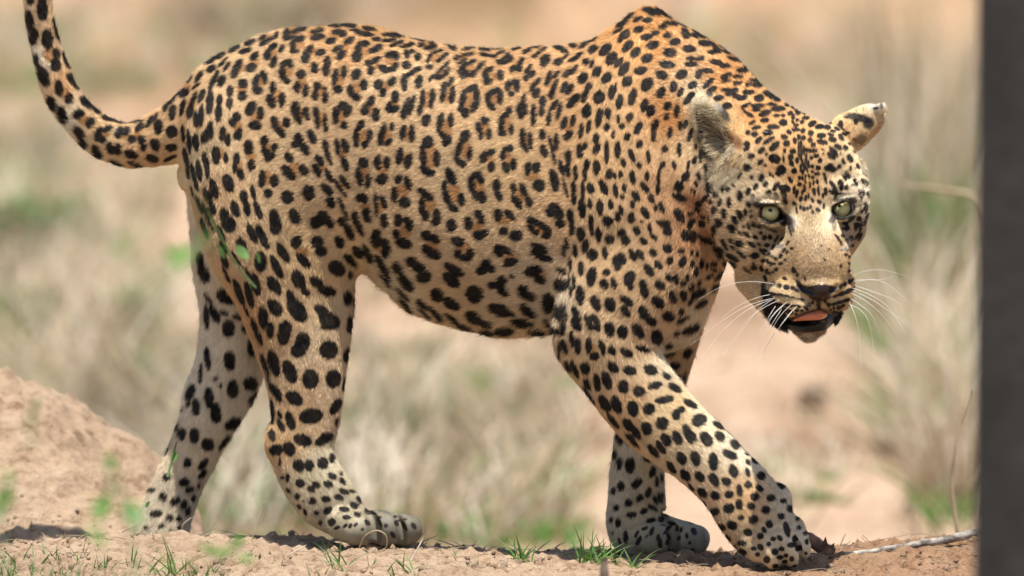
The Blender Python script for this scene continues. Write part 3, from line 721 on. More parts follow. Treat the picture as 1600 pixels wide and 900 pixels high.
425 600 75 36 125;515 610 75 40 110;645 640 66 44 105;770 645 48 46 0;890 572 76 30 10;300 530 80 12 125;490 730 80 16 128;610 770 60 38 130;670 830 60 30 125;750 795 55 40 115;870 755 50 50 0;980 690 40 34 90;1020 650 30 26 0;1090 605 62 26 150;1160 735 62 44 20;1310 775 50 18 145;1065 820 60 32 110;1110 860 40 28 120;1320 860 45 32 130;1210 870 50 40 120;900 880 48 34 130;990 870 60 34 120;100 20 40 18 90;640 860 40 10 140;210 10 40 18 140;340 10 50 20 0
T 860 510 5 f
1070 35 80 34 15;920 205 75 34 30;1070 205 50 28 55;955 315 60 34 20;990 415 40 20 60;1040 400 60 10 75;550 865 36 36 90;620 890 34 20 0;500 770 20 10 90
T 200 640 5 n
1425 50 90 60 10;1270 85 80 32 105;1195 120 60 22 115;1130 50 70 14 92;1125 205 40 24 100;1160 312 55 44 0;1365 240 72 46 165;1525 235 75 36 30;1260 305 60 46 110;1335 435 50 44 130;1415 435 36 48 90;1520 418 45 48 90;1250 530 32 18 90;1345 575 36 36 0;1470 588 36 26 160;1430 620 34 24 150;1560 585 36 26 150;1210 530 16 12 0;1322 675 26 20 90;1440 712 30 28 90;1545 700 40 24 170;1558 785 38 28 30;1375 712 10 10 0;1470 802 20 20 0;1340 755 22 14 120;1385 800 30 14 110;1255 630 24 12 130;1590 380 20 40 90;1585 515 26 26 0;1190 400 45 8 90;1590 880 30 30 0;1500 885 20 14 90
T 200 640 5 h
370 95 30 16 65;325 208 24 18 60;390 160 50 16 90;425 195 50 30 80;520 205 62 38 88;625 275 50 44 0;530 10 36 32 90;685 40 66 44 95;820 105 70 42 30;740 265 60 16 55;310 305 52 16 75;260 385 14 12 0;465 412 38 32 90;585 425 55 26 50;305 528 34 30 110;440 565 46 36 20;585 495 40 22 60;480 622 38 26 20;550 590 28 14 70;190 630 24 20 0;275 680 30 34 90;370 715 45 32 40;435 740 36 24 65;510 690 30 18 80;220 810 48 28 10;325 845 32 28 0;400 850 24 22 0;465 795 36 22 70;410 0 24 14 0;560 520 24 14 60
T 420 720 5 n
495 120 34 26 155;575 158 34 22 135;465 182 34 28 150;585 240 42 22 155;650 235 30 12 155;548 285 40 24 165;445 298 34 24 170;340 315 28 30 60;718 305 42 24 150;668 345 34 24 160;588 378 40 22 0;458 390 34 28 30;778 388 36 22 160;695 414 30 18 170;605 438 32 18 0;372 404 20 20 0;492 475 28 26 60;405 485 12 20 90;532 522 24 12 30;595 506 24 12 55;632 505 24 12 65;678 495 22 12 60;735 535 14 12 0;915 505 16 16 0;868 440 18 10 30;995 490 24 14 120;1130 510 28 16 120;1015 470 18 12 0;970 580 30 14 120;820 410 16 10 0;560 100 12 18 90;990 440 18 10 0;1065 460 16 8 0;775 480 30 18 130
T 940 640 5 n
910 125 42 18 145;918 212 46 28 125;1038 275 44 28 130;820 235 55 40 120;755 80 52 46 20;680 200 72 30 110;1000 355 62 28 150;598 225 55 30 115;505 240 50 36 120;462 292 60 26 125;402 320 65 26 130;545 450 60 24 125;625 378 56 36 120;732 380 60 36 110;872 408 70 36 95;1028 480 52 34 110;1190 402 30 14 135;1142 412 22 18 120;1140 495 34 18 110;1245 518 32 30 0;1300 472 34 10 150;1395 575 50 24 120;655 510 56 34 125;768 520 46 30 135;878 545 58 32 120;975 562 38 30 140;1145 588 28 26 0;1230 612 36 20 145;790 645 46 28 130;888 670 40 28 140;995 662 34 28 0;1078 635 48 22 100;1195 682 32 30 0;1322 690 32 26 0;1420 712 24 18 0;1076 740 42 26 90;995 770 42 36 0;1165 752 32 26 130;1282 782 34 30 0;1472 772 28 24 120;885 795 38 28 0;1400 830 22 20 0;1092 845 20 16 0;1185 858 34 32 0;700 600 40 12 130;795 725 36 12 130;1530 850 16 14 0;240 240 80 16 135;90 90 70 20 128;1130 350 14 8 140
T 940 640 5 f
150 225 50 26 85;220 250 32 28 0;365 370 46 38 40;105 345 42 16 90;140 420 50 24 85;222 435 65 42 90;395 485 46 24 75;275 575 50 32 40;150 600 40 28 90;95 635 30 18 90;430 560 42 16 88;365 645 44 24 75;298 690 34 26 50;210 728 30 30 0;422 708 38 16 110;452 688 42 14 105;395 765 42 16 150;328 795 34 22 30;235 820 40 24 0;465 855 28 24 90;385 868 40 20 10;495 805 34 20 140;128 880 30 22 90;465 530 34 12 90;458 430 20 14 90;475 670 24 10 100;115 768 22 24 60;75 860 20 14 90
T 1000 730 5 n
790 395 22 18 0;1102 382 26 22 0;720 450 42 32 150;845 508 34 28 150;640 465 34 20 150;942 538 24 22 0;1010 445 30 26 120;885 405 34 32 0;1150 485 60 24 105;1248 465 18 14 0;970 490 24 14 130;1040 560 20 14 0;1092 552 24 16 130;1215 555 26 16 100;795 592 38 20 0;800 660 36 18 150;888 638 22 14 0;918 682 18 14 0;942 625 26 20 130;1006 600 14 16 0;1055 662 26 24 0;1104 638 20 16 0;1140 690 16 14 0;1185 718 18 20 0;1095 706 24 16 0;992 722 24 26 90;1060 775 24 16 0;1130 740 18 14 0;1190 605 40 18 10;1240 635 24 20 0;1315 578 24 16 90;1300 510 16 14 0;1300 755 18 14 0;1300 680 12 10 0;1230 400 14 16 90;1215 780 24 10 0;740 625 24 12 140;690 550 30 10 130
T 180 740 10 h
705 355 0 0 0;480 840 44 34 40;720 820 66 30 0;880 885 40 24 0;990 840 30 28 0
T 940 780 8.42 f
215 315 34 56 0;320 500 90 30 95;240 550 48 18 105;470 460 50 20 60;500 540 60 30 60;570 390 40 22 20;660 430 60 24 70;600 490 30 12 40;740 500 40 20 70;760 600 26 22 120;870 480 50 30 120;860 560 50 24 70;810 345 34 12 0;920 320 50 22 160;980 380 40 20 80;1040 400 40 22 60;1120 480 40 20 90;1160 580 24 20 120;1230 420 60 44 140;1200 300 40 14 0;1010 510 30 16 60;1080 720 50 30 0;1200 710 40 50 90;1000 600 0 0 0;150 440 20 10 90
T 1140 130 6.667 H
460 35 50 20 170;495 85 34 22 0;590 100 50 30 120;680 90 50 26 140;300 30 50 24 0;200 95 60 22 10;305 160 48 42 0;400 110 50 20 150;440 145 32 26 120;505 170 38 26 0;195 15 40 22 20;70 140 34 24 20;125 155 45 18 25;735 165 32 14 150;660 190 32 26 0;600 235 30 12 0;440 225 46 16 0;510 270 70 26 5;670 245 26 18 0;785 250 36 26 0;850 240 50 14 150
270 240 40 16 0;335 245 30 14 0;285 280 36 20 0;365 320 62 28 20;175 240 50 12 30;220 340 40 16 145;165 305 50 10 130;710 275 24 18 0;715 320 26 18 0;630 320 28 18 40;795 310 36 20 0;885 305 42 18 165;970 290 44 14 140;1060 360 22 20 0;990 345 34 18 150;560 345 22 16 0;490 345 34 14 0;660 360 18 34 0;795 368 38 18 0;910 360 40 10 0;370 395 46 24 10;240 418 36 16 35;560 418 42 32 0;705 390 16 16 0;755 412 20 20 0;660 415 24 12 130;860 428 48 26 30;1030 408 42 18 160
690 445 28 14 20;455 462 65 26 0;280 470 46 20 10;935 458 46 24 5;1020 465 36 24 0;1118 478 32 14 160;400 520 52 28 0;620 515 26 22 150;195 522 22 22 0;262 538 34 24 0;670 495 24 16 150;715 490 26 14 0;765 500 20 26 0;845 525 28 28 0;955 550 45 26 0;1050 540 32 14 165;1075 505 26 12 0;1195 530 24 12 150;1230 518 20 10 0;1160 570 42 24 120;305 600 42 24 55;410 600 66 22 30;570 565 32 24 0;770 575 22 24 0;838 598 24 22 0;1070 592 40 26 160;960 618 54 26 170;680 605 18 32 0;595 635 34 32 0;720 565 16 30 0;470 660 66 32 45;185 640 30 30 60;180 690 34 22 30
335 705 42 24 40;868 645 26 22 0;1125 670 40 24 145;1250 640 22 12 130;1200 680 22 28 0;572 710 10 20 0;655 712 28 24 0;720 690 8 70 0;745 640 8 40 0;812 700 14 56 170;885 705 28 18 0;1080 720 50 24 135;1055 765 44 24 135;385 745 12 12 0;230 768 36 26 15;1245 795 42 22 120;470 790 44 60 160;565 795 8 30 0;640 770 24 30 0;645 835 20 28 0;705 808 16 30 0;900 762 26 18 0;850 785 14 16 0;938 812 22 24 0;1180 822 28 16 120;325 830 32 22 45;375 860 12 10 0;190 880 32 28 0;745 760 8 60 0;775 690 8 30 0;795 800 8 50 0;820 840 8 40 0;855 870 24 14 0;535 885 40 22 20;1040 880 32 40 0;1328 870 18 24 0;920 885 22 22 0;1135 875 16 22 0;745 880 10 40 0;775 880 8 40 0
T 1140 130 6.667 H
690 470 10 8 0;760 720 7 26 90;800 755 7 26 90;755 820 7 22 90;785 860 7 18 90
T 1140 130 6.667 R
1160 430 20 40 0;1315 405 20 26 0;1215 355 22 7 0;1180 480 60 6 140
T 1100 240 10 H
745 50 50 36 10;580 65 30 20 40;980 25 18 14 0;885 145 52 30 50;965 195 18 14 0;1105 90 60 85 150;1205 285 55 90 30;1350 60 30 36 0;1370 150 30 46 20;1455 115 24 44 0;685 235 56 44 60;570 355 56 40 60;385 340 60 36 85;45 240 75 20 105;55 390 60 10 105;85 580 80 26 102;265 405 34 24 70;180 440 32 16 70;750 375 20 24 0;905 385 65 38 70;815 525 60 30 65;965 485 50 36 65;1125 520 80 32 55;1410 285 40 40 60;1360 425 44 20 120;1245 95 12 46 0
475 510 14 20 0;305 565 58 26 90;388 565 44 28 85;140 520 46 14 95;175 650 50 18 90;230 640 54 14 80;120 760 50 16 80;265 770 65 24 80;405 770 80 34 85;570 670 80 44 90;700 600 60 34 75;770 695 54 24 85;710 795 44 34 110;1020 615 40 34 140;1130 660 55 30 120;1100 715 34 16 150;1265 560 40 75 160;1250 650 36 90 10;1285 740 40 16 110;1410 580 55 18 85;1450 635 56 18 75;1515 710 44 18 75;1490 485 30 18 20;1490 385 16 26 0;1540 390 10 26 0;165 870 44 22 90;1035 330 14 22 0;1080 355 14 14 0;1520 100 8 30 90;1530 280 10 30 90;1520 220 8 30 90
T 1220 210 10 H
60 265 18 30 90;190 270 40 36 0;155 340 34 26 0;155 400 40 26 100;175 465 26 32 0;255 415 44 22 90;45 390 46 10 90;285 250 50 8 90;320 220 60 8 90;365 260 60 8 95;290 330 50 8 90;330 420 50 8 90;370 480 50 8 90;310 540 50 14 90;345 590 34 12 90;410 560 44 10 110;430 460 44 10 90;390 370 44 8 100;525 260 40 28 0;550 340 42 26 0;480 370 26 16 130;610 415 34 36 0;488 505 32 26 0;585 530 38 38 0;565 620 40 26 0;490 585 20 18 0;425 260 26 76 170
210 575 42 42 0;150 720 55 24 110;290 685 22 22 0;340 690 26 12 90;385 665 30 10 90;440 650 36 12 110;495 675 20 22 0;300 780 30 26 120;380 740 30 10 100;570 745 36 20 100;510 765 34 12 90;455 790 44 10 90;690 690 90 20 105;770 545 50 95 170;810 250 70 26 140;850 310 55 22 120;785 345 75 36 140;890 205 60 34 145;1005 220 40 30 150;1070 385 65 34 115;970 435 44 24 125;905 510 34 20 50;1075 545 30 18 90;1040 645 65 24 120;990 680 55 26 125;1195 510 42 18 115;1295 605 46 16 110;1310 540 30 12 110;930 780 65 40 110;935 860 20 26 0;1020 835 24 32 0;1140 725 22 24 0;1165 785 40 26 110;1270 745 45 22 110;1325 770 40 14 100;790 770 45 26 130;830 830 60 30 125;210 860 44 20 80;370 830 50 16 100;520 870 30 16 90;585 860 50 12 90;700 880 40 26 90;650 240 16 8 150;660 315 18 10 140;925 305 10 14 0;1105 800 14 10 0;1130 290 30 10 130;1240 415 20 14 0;1150 90 30 10 140
60 850 50 90 170
T 1220 290 10 H
40 100 38 90 5;60 230 22 70 20;80 30 40 40 0;210 80 50 20 85;250 135 56 20 75;315 215 44 20 70;390 200 42 16 85;435 170 36 12 90;340 100 34 12 80;370 70 34 14 90;520 105 56 22 100;590 95 60 14 100;700 95 60 26 95;655 160 34 16 90;495 235 40 20 110;600 260 40 26 125;670 325 40 16 90;830 110 36 80 170;845 190 40 16 80;215 285 36 24 150;310 345 34 16 90;362 370 36 22 90;418 362 30 18 90;465 335 32 14 90;580 385 40 28 140;500 420 26 16 100;250 390 50 10 100;1210 110 40 12 100;1268 125 46 22 105;1235 190 30 12 110;1350 160 55 20 105;1385 240 55 12 95;930 130 20 16 0;970 135 16 10 0;940 50 30 22 0;1022 35 26 34 0
1300 335 60 18 85;1330 370 60 12 80;1260 410 24 16 90;1335 490 60 14 70;1310 560 70 16 75;1220 520 40 36 0;1165 640 60 22 92;1250 620 50 12 75;1235 700 50 14 75;1190 770 50 10 50;1235 790 60 12 60;1095 825 40 28 90;1030 865 30 20 60;965 790 24 16 130;1050 570 90 14 30;1100 510 60 16 30;1000 600 50 26 150;1040 660 30 30 0;880 820 60 8 125;1000 680 50 20 160
T 1100 310 10 H
165 205 75 22 90;210 180 30 10 90;330 250 75 36 92;570 265 80 38 110;655 230 60 22 90;495 345 75 38 120;450 470 85 50 130;575 545 34 14 120;230 395 75 28 105;275 375 60 26 105;170 510 75 26 98;145 590 42 22 120;95 330 50 10 95;700 445 55 20 105;680 570 70 24 140;780 415 40 30 90;870 440 40 36 60;745 280 24 18 0;740 190 14 10 0;800 610 42 26 150;940 615 34 38 0;1030 615 30 36 0;890 545 24 18 0;630 440 14 16 0
1000 462 100 22 155;1080 502 60 22 150;440 670 45 22 120;460 760 45 18 125;570 710 66 50 0;350 730 90 30 118;310 660 26 24 0;755 725 75 28 150;865 722 34 18 150;985 735 40 28 0;1090 765 46 30 60;1165 745 34 18 70;1215 750 26 14 60;915 830 60 14 130;950 810 34 18 150;240 815 100 38 165;590 850 80 22 140;800 880 66 30 0;1205 640 34 10 60;1130 640 50 12 60;1310 700 40 16 60;1250 810 40 20 60;1300 840 30 14 60;1375 785 20 16 60;1350 520 70 10 110;240 880 60 30 0;440 890 40 22 150;1020 880 34 20 60
T 1120 370 10 H
405 270 90 24 140;600 295 60 44 170;270 310 80 28 140;730 210 0 0 0;710 235 55 16 130;750 215 34 16 150;815 285 26 24 0;870 310 26 20 0;925 350 26 22 0;1050 215 38 22 50;1100 245 26 14 50;1000 305 38 24 60;1175 185 22 18 0;730 380 34 28 110;805 390 40 20 110;890 425 28 16 0;1000 420 34 20 10;935 510 28 22 60;600 450 60 22 115;560 475 40 14 125;705 490 46 24 110;795 545 44 24 100;835 570 26 10 90;880 555 16 14 0;765 645 46 22 105;1070 360 18 12 0;1070 655 34 18 150;1205 510 30 22 110;1240 545 16 14 0;1270 590 20 12 100;890 735 40 26 0;975 765 34 28 0;1090 790 42 30 0;1185 800 34 22 130;1250 840 40 16 150;490 510 80 18 140;850 430 14 30 90;1380 660 24 10 100
T 1180 420 8.889 H
410 135 22 18 0;255 210 30 26 0;335 235 34 30 0;435 258 38 30 0;525 270 26 24 0;580 300 30 16 150;170 40 20 34 0;240 50 14 14 0;145 140 40 14 110;290 10 20 18 0
230 350 70 22 170;340 375 60 30 175;430 395 50 30 170;510 410 46 24 170;620 430 60 16 172;330 495 60 24 170;470 510 60 20 175;580 518 60 18 175;420 430 60 14 170
745 500 28 26 40;690 530 20 20 0;795 470 14 18 0;580 580 24 18 0;650 580 18 16 0;570 630 18 14 0;720 560 14 12 0;975 455 16 18 0;1020 500 30 24 130;1090 545 16 16 0;1160 535 34 26 20;1045 570 14 12 0
1110 380 40 16 15;1200 345 60 26 20;1290 310 60 26 30;1360 280 30 20 40;1090 490 40 18 15;1170 465 50 22 15;1260 435 50 22 20;1190 240 20 34 60;1245 215 22 30 0;1305 180 24 34 70;1350 155 14 18 90;1300 30 18 12 0;1215 510 30 20 30;1100 600 40 16 10
140 330 60 30 20;170 390 60 24 20;200 460 70 40 10;210 560 80 70 10;260 640 90 70 150;300 700 90 60 150;300 780 90 50 160;380 560 60 30 160;470 590 60 30 150;350 620 80 60 150;120 290 30 90 0;120 370 30 20 0
540 20 24 40 100;590 90 16 16 0
T 1240 350 10 H
1000 20 40 30 90;965 50 60 22 92;1045 60 70 16 75;1000 180 70 12 55;1035 200 60 16 65;895 225 34 28 90;830 260 20 28 0;910 335 26 22 60;765 190 26 18 130;710 250 70 10 120;745 320 30 14 130;820 405 30 14 160;750 410 14 12 0;815 485 24 14 150;860 520 14 24 90;855 615 18 14 90;860 735 14 10 130;735 660 30 12 90;480 560 24 6 120;555 400 12 10 0;435 345 8 8 0
T 0 0 1 n
600 857 30 2.5 0;560 855 22 2 0;592 815 10 3 110;632 822 8 3 120
1038 22 16 3.5 145;1066 38 12 3 150;1092 54 13 3.5 145;1116 72 12 3 142;1172 108 13 3 148;1200 126 12 3 150
T 0 0 1 f
1020 868 34 2.5 0;1075 867 26 2.5 0;1042 828 11 2.5 50;1030 846 8 3 100
T 860 340 5 n
1155 585 66 34 25;1175 670 60 24 35;1240 455 40 14 30;1310 450 55 14 50;1280 545 40 20 50;1050 780 40 14 10;1090 870 80 32 25;1000 800 30 14 60
T 0 0 1 n
1066 498 6 3.5 60;1078 470 7 3 55;1058 520 6 4 40;1088 508 6 3 65;1052 455 3 2 30;1046 540 6 4 20
"""
def draw_marks():
    D = {k: np.full((900 * SS + 2, 1600 * SS + 2), 60.0, dtype=np.float32) for k in 'nhft'}
    s, x0, y0, part = 5.0, 0, 0, 'n'
    for line in MARKS.strip().splitlines():
        if line[0] == 'T':
            _, x0, y0, s, part = line.split()
            x0, y0, s = float(x0), float(y0), float(s)
            part = {'n': 'n', 'H': 'n', 'R': 'n'}.get(part, part)
            continue
        for it in line.split(';'):
            w = it.split()
            if not w:
                continue
            ch = part
            if w[0] == 't':
                ch = 't'
                w = w[1:]
            x, y, a, b = [float(q) for q in w[:4]]
            ang = math.radians(float(w[4])) if len(w) > 4 else 0.0
            if a < 1 or b < 1:
                continue
            if len(w) > 4 and b > a:      # long axis first
                a, b = b, a
                ang += math.pi / 2 if float(w[4]) in (0.0, 5.0, 10.0, 20.0) else 0.0
            X, Y = (x0 + x / s) * SS, (y0 + y / s) * SS
            a, b = a / s * SS, b / s * SS
            m = 1.8 * max(a, b) + 8
            i0, i1 = int(max(0, Y - m)), int(min(900 * SS, Y + m)) + 1
            j0, j1 = int(max(0, X - m)), int(min(1600 * SS, X + m)) + 1
            if i1 <= i0 or j1 <= j0:
                continue
            yy, xx = np.mgrid[i0:i1, j0:j1]
            dx, dy = xx - X, -(yy - Y)
            p = dx * math.cos(ang) + dy * math.sin(ang)
            q = -dx * math.sin(ang) + dy * math.cos(ang)
            k0 = np.sqrt((p / a) ** 2 + (q / b) ** 2) + 1e-6
            k1 = np.sqrt((p / a ** 2) ** 2 + (q / b ** 2) ** 2) + 1e-9
            d = np.clip(k0 * (k0 - 1) / k1, -40, 60) / SS
            R = D[ch][i0:i1, j0:j1]
            # soft union so that close strokes of one rosette melt together
            k = 0.8
            h = np.maximum(k - np.abs(R - d), 0) / k
            D[ch][i0:i1, j0:j1] = np.minimum(R, d) - h * h * k / 4
    return D
CH = draw_marks()
def chart(ch, x, y):
    x = np.clip(x * SS, 0, 1600 * SS)
    y = np.clip(y * SS, 0, 900 * SS)
    i, j = y.astype(int), x.astype(int)
    fy, fx = y - i, x - j
    D = CH[ch]
    return (D[i, j] * (1 - fy) * (1 - fx) + D[i + 1, j] * fy * (1 - fx) + D[i, j + 1] * (1 - fy) * fx + D[i + 1, j + 1] * fy * fx)
def mirror_out(x, y):
    """the far side and the part of the tail above carry the same pattern, mirrored"""
    y2 = np.where(y < 2, 4 - y, y)
    return x, np.abs(y2)

# coat ground colour with some painted shade, and hair length (mm) at control points, per part
G = {0: [
 (560, 60, 206, 160, 104, 7), (1010, 60, 216, 157, 84, 7), (1130, 130, 220, 156, 80, 7), (1180, 180, 222, 160, 86, 6), (950, 250, 212, 172, 122, 7),
 (1050, 180, 218, 156, 84, 7), (1040, 300, 206, 160, 112, 7), (1090, 370, 196, 138, 88, 8), (1085, 320, 194, 134, 84, 8),  # darker orange neck points paint in the shade below the head
 (600, 150, 214, 182, 140, 7), (700, 300, 206, 176, 136, 7), (700, 440, 204, 172, 132, 8), (500, 280, 210, 180, 142, 7), (800, 250, 210, 176, 130, 7), (800, 515, 212, 186, 150, 12), (620, 480, 215, 196, 165, 13), (860, 480, 215, 195, 170, 11),
 (350, 150, 212, 180, 138, 7), (430, 280, 214, 184, 144, 7), (330, 300, 206, 170, 126, 7), (440, 480, 210, 178, 136, 7), (510, 540, 216, 190, 156, 7), (500, 400, 216, 184, 138, 8), (470, 640, 212, 178, 136, 6),
 (390, 500, 204, 156, 100, 7), (430, 690, 206, 168, 120, 6), (520, 620, 216, 190, 158, 6), (490, 760, 200, 184, 155, 6), (520, 730, 204, 192, 170, 6), (600, 832, 112, 106, 95, 3), (570, 838, 118, 112, 100, 3), (636, 836, 104, 99, 90, 3), (605, 850, 96, 92, 84, 3), (540, 810, 172, 160, 136, 4),  # grey toe points darkened to paint shade onto the near hind paw
 (240, 220, 210, 172, 125, 7), (140, 190, 216, 180, 132, 8), (110, 190, 232, 222, 202, 9), (100, 120, 218, 178, 130, 8), (60, 90, 226, 216, 200, 9), (80, 60, 205, 170, 130, 8),
 (900, 150, 212, 168, 115, 7), (800, 90, 208, 164, 112, 7), (960, 440, 208, 172, 126, 7), (900, 540, 210, 180, 140, 7), (1000, 520, 210, 176, 134, 7), (950, 360, 210, 176, 132, 7), (1050, 640, 218, 190, 146, 6),
 (980, 640, 210, 172, 125, 6), (1180, 700, 225, 214, 198, 6), (1110, 630, 226, 214, 190, 6), (1170, 780, 210, 172, 122, 6), (1240, 780, 218, 204, 182, 6), (1220, 860, 196, 172, 134, 3), (1245, 850, 205, 188, 160, 3), (1170, 850, 190, 165, 130, 5),
 (1090, 500, 222, 208, 190, 10), (1040, 470, 208, 172, 126, 8), (1060, 560, 222, 210, 190, 8), (294, 276, 205, 185, 152, 3),
 (1250, 215, 221, 170, 104, 5), (1215, 255, 218, 176, 118, 5), (1250, 290, 214, 166, 104, 4), (1262, 340, 150, 118, 78, 4), (1272, 385, 162, 136, 106, 3.6), (1280, 428, 138, 112, 82, 3), (1248, 395, 160, 126, 86, 3.4), (1305, 395, 160, 130, 92, 3.2),
 (1150, 340, 222, 196, 158, 7), (1192, 298, 236, 218, 188, 5), (1170, 400, 216, 186, 142, 8), (1130, 380, 214, 184, 144, 8), (1225, 457, 214, 190, 150, 3), (1222, 425, 188, 152, 104, 3), (1228, 440, 196, 164, 118, 3), (1250, 482, 205, 172, 128, 2.5),
 (1255, 530, 216, 198, 166, 8), (1245, 345, 214, 194, 158, 3), (1300, 345, 222, 204, 172, 3), (1345, 290, 236, 222, 198, 7), (1330, 260, 226, 200, 160, 6), (1310, 450, 200, 168, 120, 2.5), (1322, 400, 190, 152, 100, 4),
 (1325, 195, 226, 184, 128, 4), (1350, 185, 210, 180, 135, 4), (1368, 172, 200, 190, 175, 4), (1368, 190, 208, 170, 115, 4), (1100, 190, 160, 146, 118, 2), (1095, 160, 188, 174, 146, 2.5), (1120, 200, 205, 178, 130, 2.5), (1150, 215, 222, 178, 118, 4), (1128, 280, 214, 202, 176, 9), (1150, 265, 220, 200, 165, 8)],
 1: [(350, 540, 230, 218, 200, 9), (330, 440, 222, 208, 190, 10), (290, 700, 220, 202, 176, 8), (250, 800, 200, 186, 166, 9), (300, 600, 222, 212, 196, 8), (400, 560, 214, 200, 180, 9)],
 2: [(1070, 530, 212, 176, 132, 9), (1040, 600, 205, 165, 120, 8), (980, 700, 214, 206, 194, 8), (1020, 700, 212, 185, 140, 7), (960, 770, 206, 196, 182, 7), (1000, 790, 202, 184, 150, 7), (1030, 845, 132, 124, 104, 3), (1080, 847, 126, 120, 108, 3), (1055, 835, 168, 160, 146, 3)]}  # dark toe points carry painted shade on the far fore paw
def s2l(c):
    c = np.asarray(c, dtype=float) / 255
    return np.where(c <= 0.04045, c / 12.92, ((c + 0.055) / 1.055) ** 2.4)
COAT_GAIN = 1.02
def ground(part, x, y):
    col = np.zeros((len(x), 3))
    ln = np.zeros(len(x))
    for k, pts in G.items():
        s = np.nonzero(part == k)[0]
        if not len(s):
            continue
        P = np.array(pts, dtype=float)
        for c0 in range(0, len(s), 100000):
            t = s[c0:c0 + 100000]
            d2 = (x[t][:, None] - P[:, 0]) ** 2 + (y[t][:, None] - P[:, 1]) ** 2
            w = 1 / (d2 + 260.0) ** 1.7
            w /= w.sum(1, keepdims=True)
            col[t] = w @ (s2l(P[:, 2:5]) * COAT_GAIN)
            ln[t] = w @ P[:, 5]
    lum = col @ np.array([0.3, 0.5, 0.2])
    return (col * 0.85 + lum[:, None] * 0.15) * np.array([1.0, 0.995, 0.90]), ln
DARK = np.array([0.0065, 0.0050, 0.0042])
TAN = np.array([0.42, 0.21, 0.07])
def soft_blob(x, y, X, Y, a, b, ang=0, e=0.35):
    t = math.radians(ang)
    dx, dy = x - X, -(y - Y)
    p = (dx * math.cos(t) + dy * math.sin(t)) / a
    q = (-dx * math.sin(t) + dy * math.cos(t)) / b
    return 1 - smooth01((np.sqrt(p * p + q * q) - (1 - e)) / (2 * e))
# soft patches of skin, pale hair or painted ear-hollow shade on the head: x, y, a, b, angle, colour, strength, edge
PATCH = [
 (1342, 184, 22, 6.5, -12, (24, 24, 28), 0.95, 0.35), (1357, 193, 9, 9, -40, (30, 28, 28), 0.95, 0.4), (1368, 168, 7, 5, 50, (195, 190, 185), 0.7, 0.5), (1369, 169, 5, 2.5, 10, (30, 30, 34), 0.9, 0.4), (1377, 165, 3, 6, 0, (60, 60, 64), 0.8, 0.4),
 (1240, 346, 7, 11, 15, (246, 230, 204), 0.95, 0.45), (1297, 340, 4.5, 12, 0, (246, 230, 204), 0.9, 0.45), (1195, 310, 26, 6, 5, (240, 224, 196), 0.7, 0.5), (1322, 306, 16, 5, 20, (240, 226, 200), 0.7, 0.5),
 (1216, 389, 14, 6, 50, (238, 224, 200), 0.4, 0.5), (1322, 384, 5, 12, -35, (236, 224, 202), 0.4, 0.5), (1205, 354, 24, 5, -14, (205, 186, 150), 0.6, 0.5),
 (1206, 447, 10, 7, -10, (232, 216, 188), 0.35, 0.5), (1238, 470, 26, 4, -12, (226, 200, 160), 0.6, 0.5),
 (1205, 334.5, 20.5, 16, -8, (24, 18, 16), 1.0, 0.14), (1223, 344, 11, 8, -35, (24, 18, 16), 1.0, 0.3), (1186, 320, 8, 3.5, -20, (24, 18, 16), 0.9, 0.3), (1205, 318.5, 18, 2.3, 0, (30, 22, 18), 0.85, 0.4), (1319, 311.8, 17, 2.3, 10, (30, 22, 18), 0.85, 0.4), (1228, 342, 16, 8, -35, (30, 23, 21), 0.95, 0.4), (1190, 322, 12, 5, -10, (25, 20, 18), 0.9, 0.4), (1237, 356, 9, 4, -65, (40, 26, 22), 0.8, 0.4),
 (1317, 328.5, 20, 15.5, 12, (24, 18, 16), 1.0, 0.14), (1302, 341, 10, 5, 50, (30, 24, 22), 0.8, 0.4), (1333, 313, 9, 4, -10, (25, 20, 18), 0.9, 0.4), (1303, 352, 4, 10, 0, (45, 32, 28), 0.6, 0.4),
 (1284, 452, 26, 7.5, 0, (50, 35, 32), 1.0, 0.18), (1281, 462, 17, 10, 0, (52, 36, 33), 1.0, 0.22), (1256, 452, 14, 6, -32, (20, 15, 14), 1.0, 0.3), (1279, 474, 4, 10, 0, (34, 22, 20), 0.95, 0.35),
 (1262, 455, 13, 6, -28, (14, 10, 10), 1.0, 0.3), (1300, 453, 6, 4, 30, (14, 10, 10), 1.0, 0.3), (1250, 444, 9, 3, -50, (30, 20, 16), 0.85, 0.4),
 (1258, 511, 45, 9.5, 1, (26, 22, 24), 1.0, 0.16), (1299, 501, 11, 11, 0, (22, 20, 24), 1.0, 0.3), (1222, 506, 20, 16, -40, (20, 16, 16), 1.0, 0.3), (1258, 521, 40, 2.0, 1, (120, 74, 48), 0.7, 0.5), (1248, 529, 5, 8, -30, (70, 58, 48), 0.5, 0.5), (1275, 528, 7, 7, 30, (80, 66, 54), 0.45, 0.5),
 (1206, 485, 13, 24, 25, (24, 18, 16), 0.9, 0.3), (1268, 495, 34, 12, 12, (30, 18, 18), 0.9, 0.25),
 (1150, 222, 14, 9, -50, (120, 66, 32), 0.8, 0.5), (1124, 226, 24, 13, -48, (70, 54, 42), 0.85, 0.35), (1108, 236, 14, 14, -40, (36, 29, 25), 0.9, 0.4), (1112, 202, 32, 16, -56, (84, 72, 57), 0.92, 0.25), (1096, 156, 13, 7, 20, (205, 190, 160), 0.6, 0.5), (1094, 213, 5, 12, 0, (40, 34, 30), 0.8, 0.4),  # left ear: hollow darkened as painted shade, brown rim, pale tip
 (1131, 178, 6, 15, 32, (40, 38, 36), 0.9, 0.4), (1122, 168, 8, 5, -45, (205, 200, 190), 0.6, 0.5), (1344, 219, 14, 8, 35, (120, 92, 60), 0.8, 0.5), (1367, 205, 6, 14, -40, (190, 150, 95), 0.7, 0.5)]
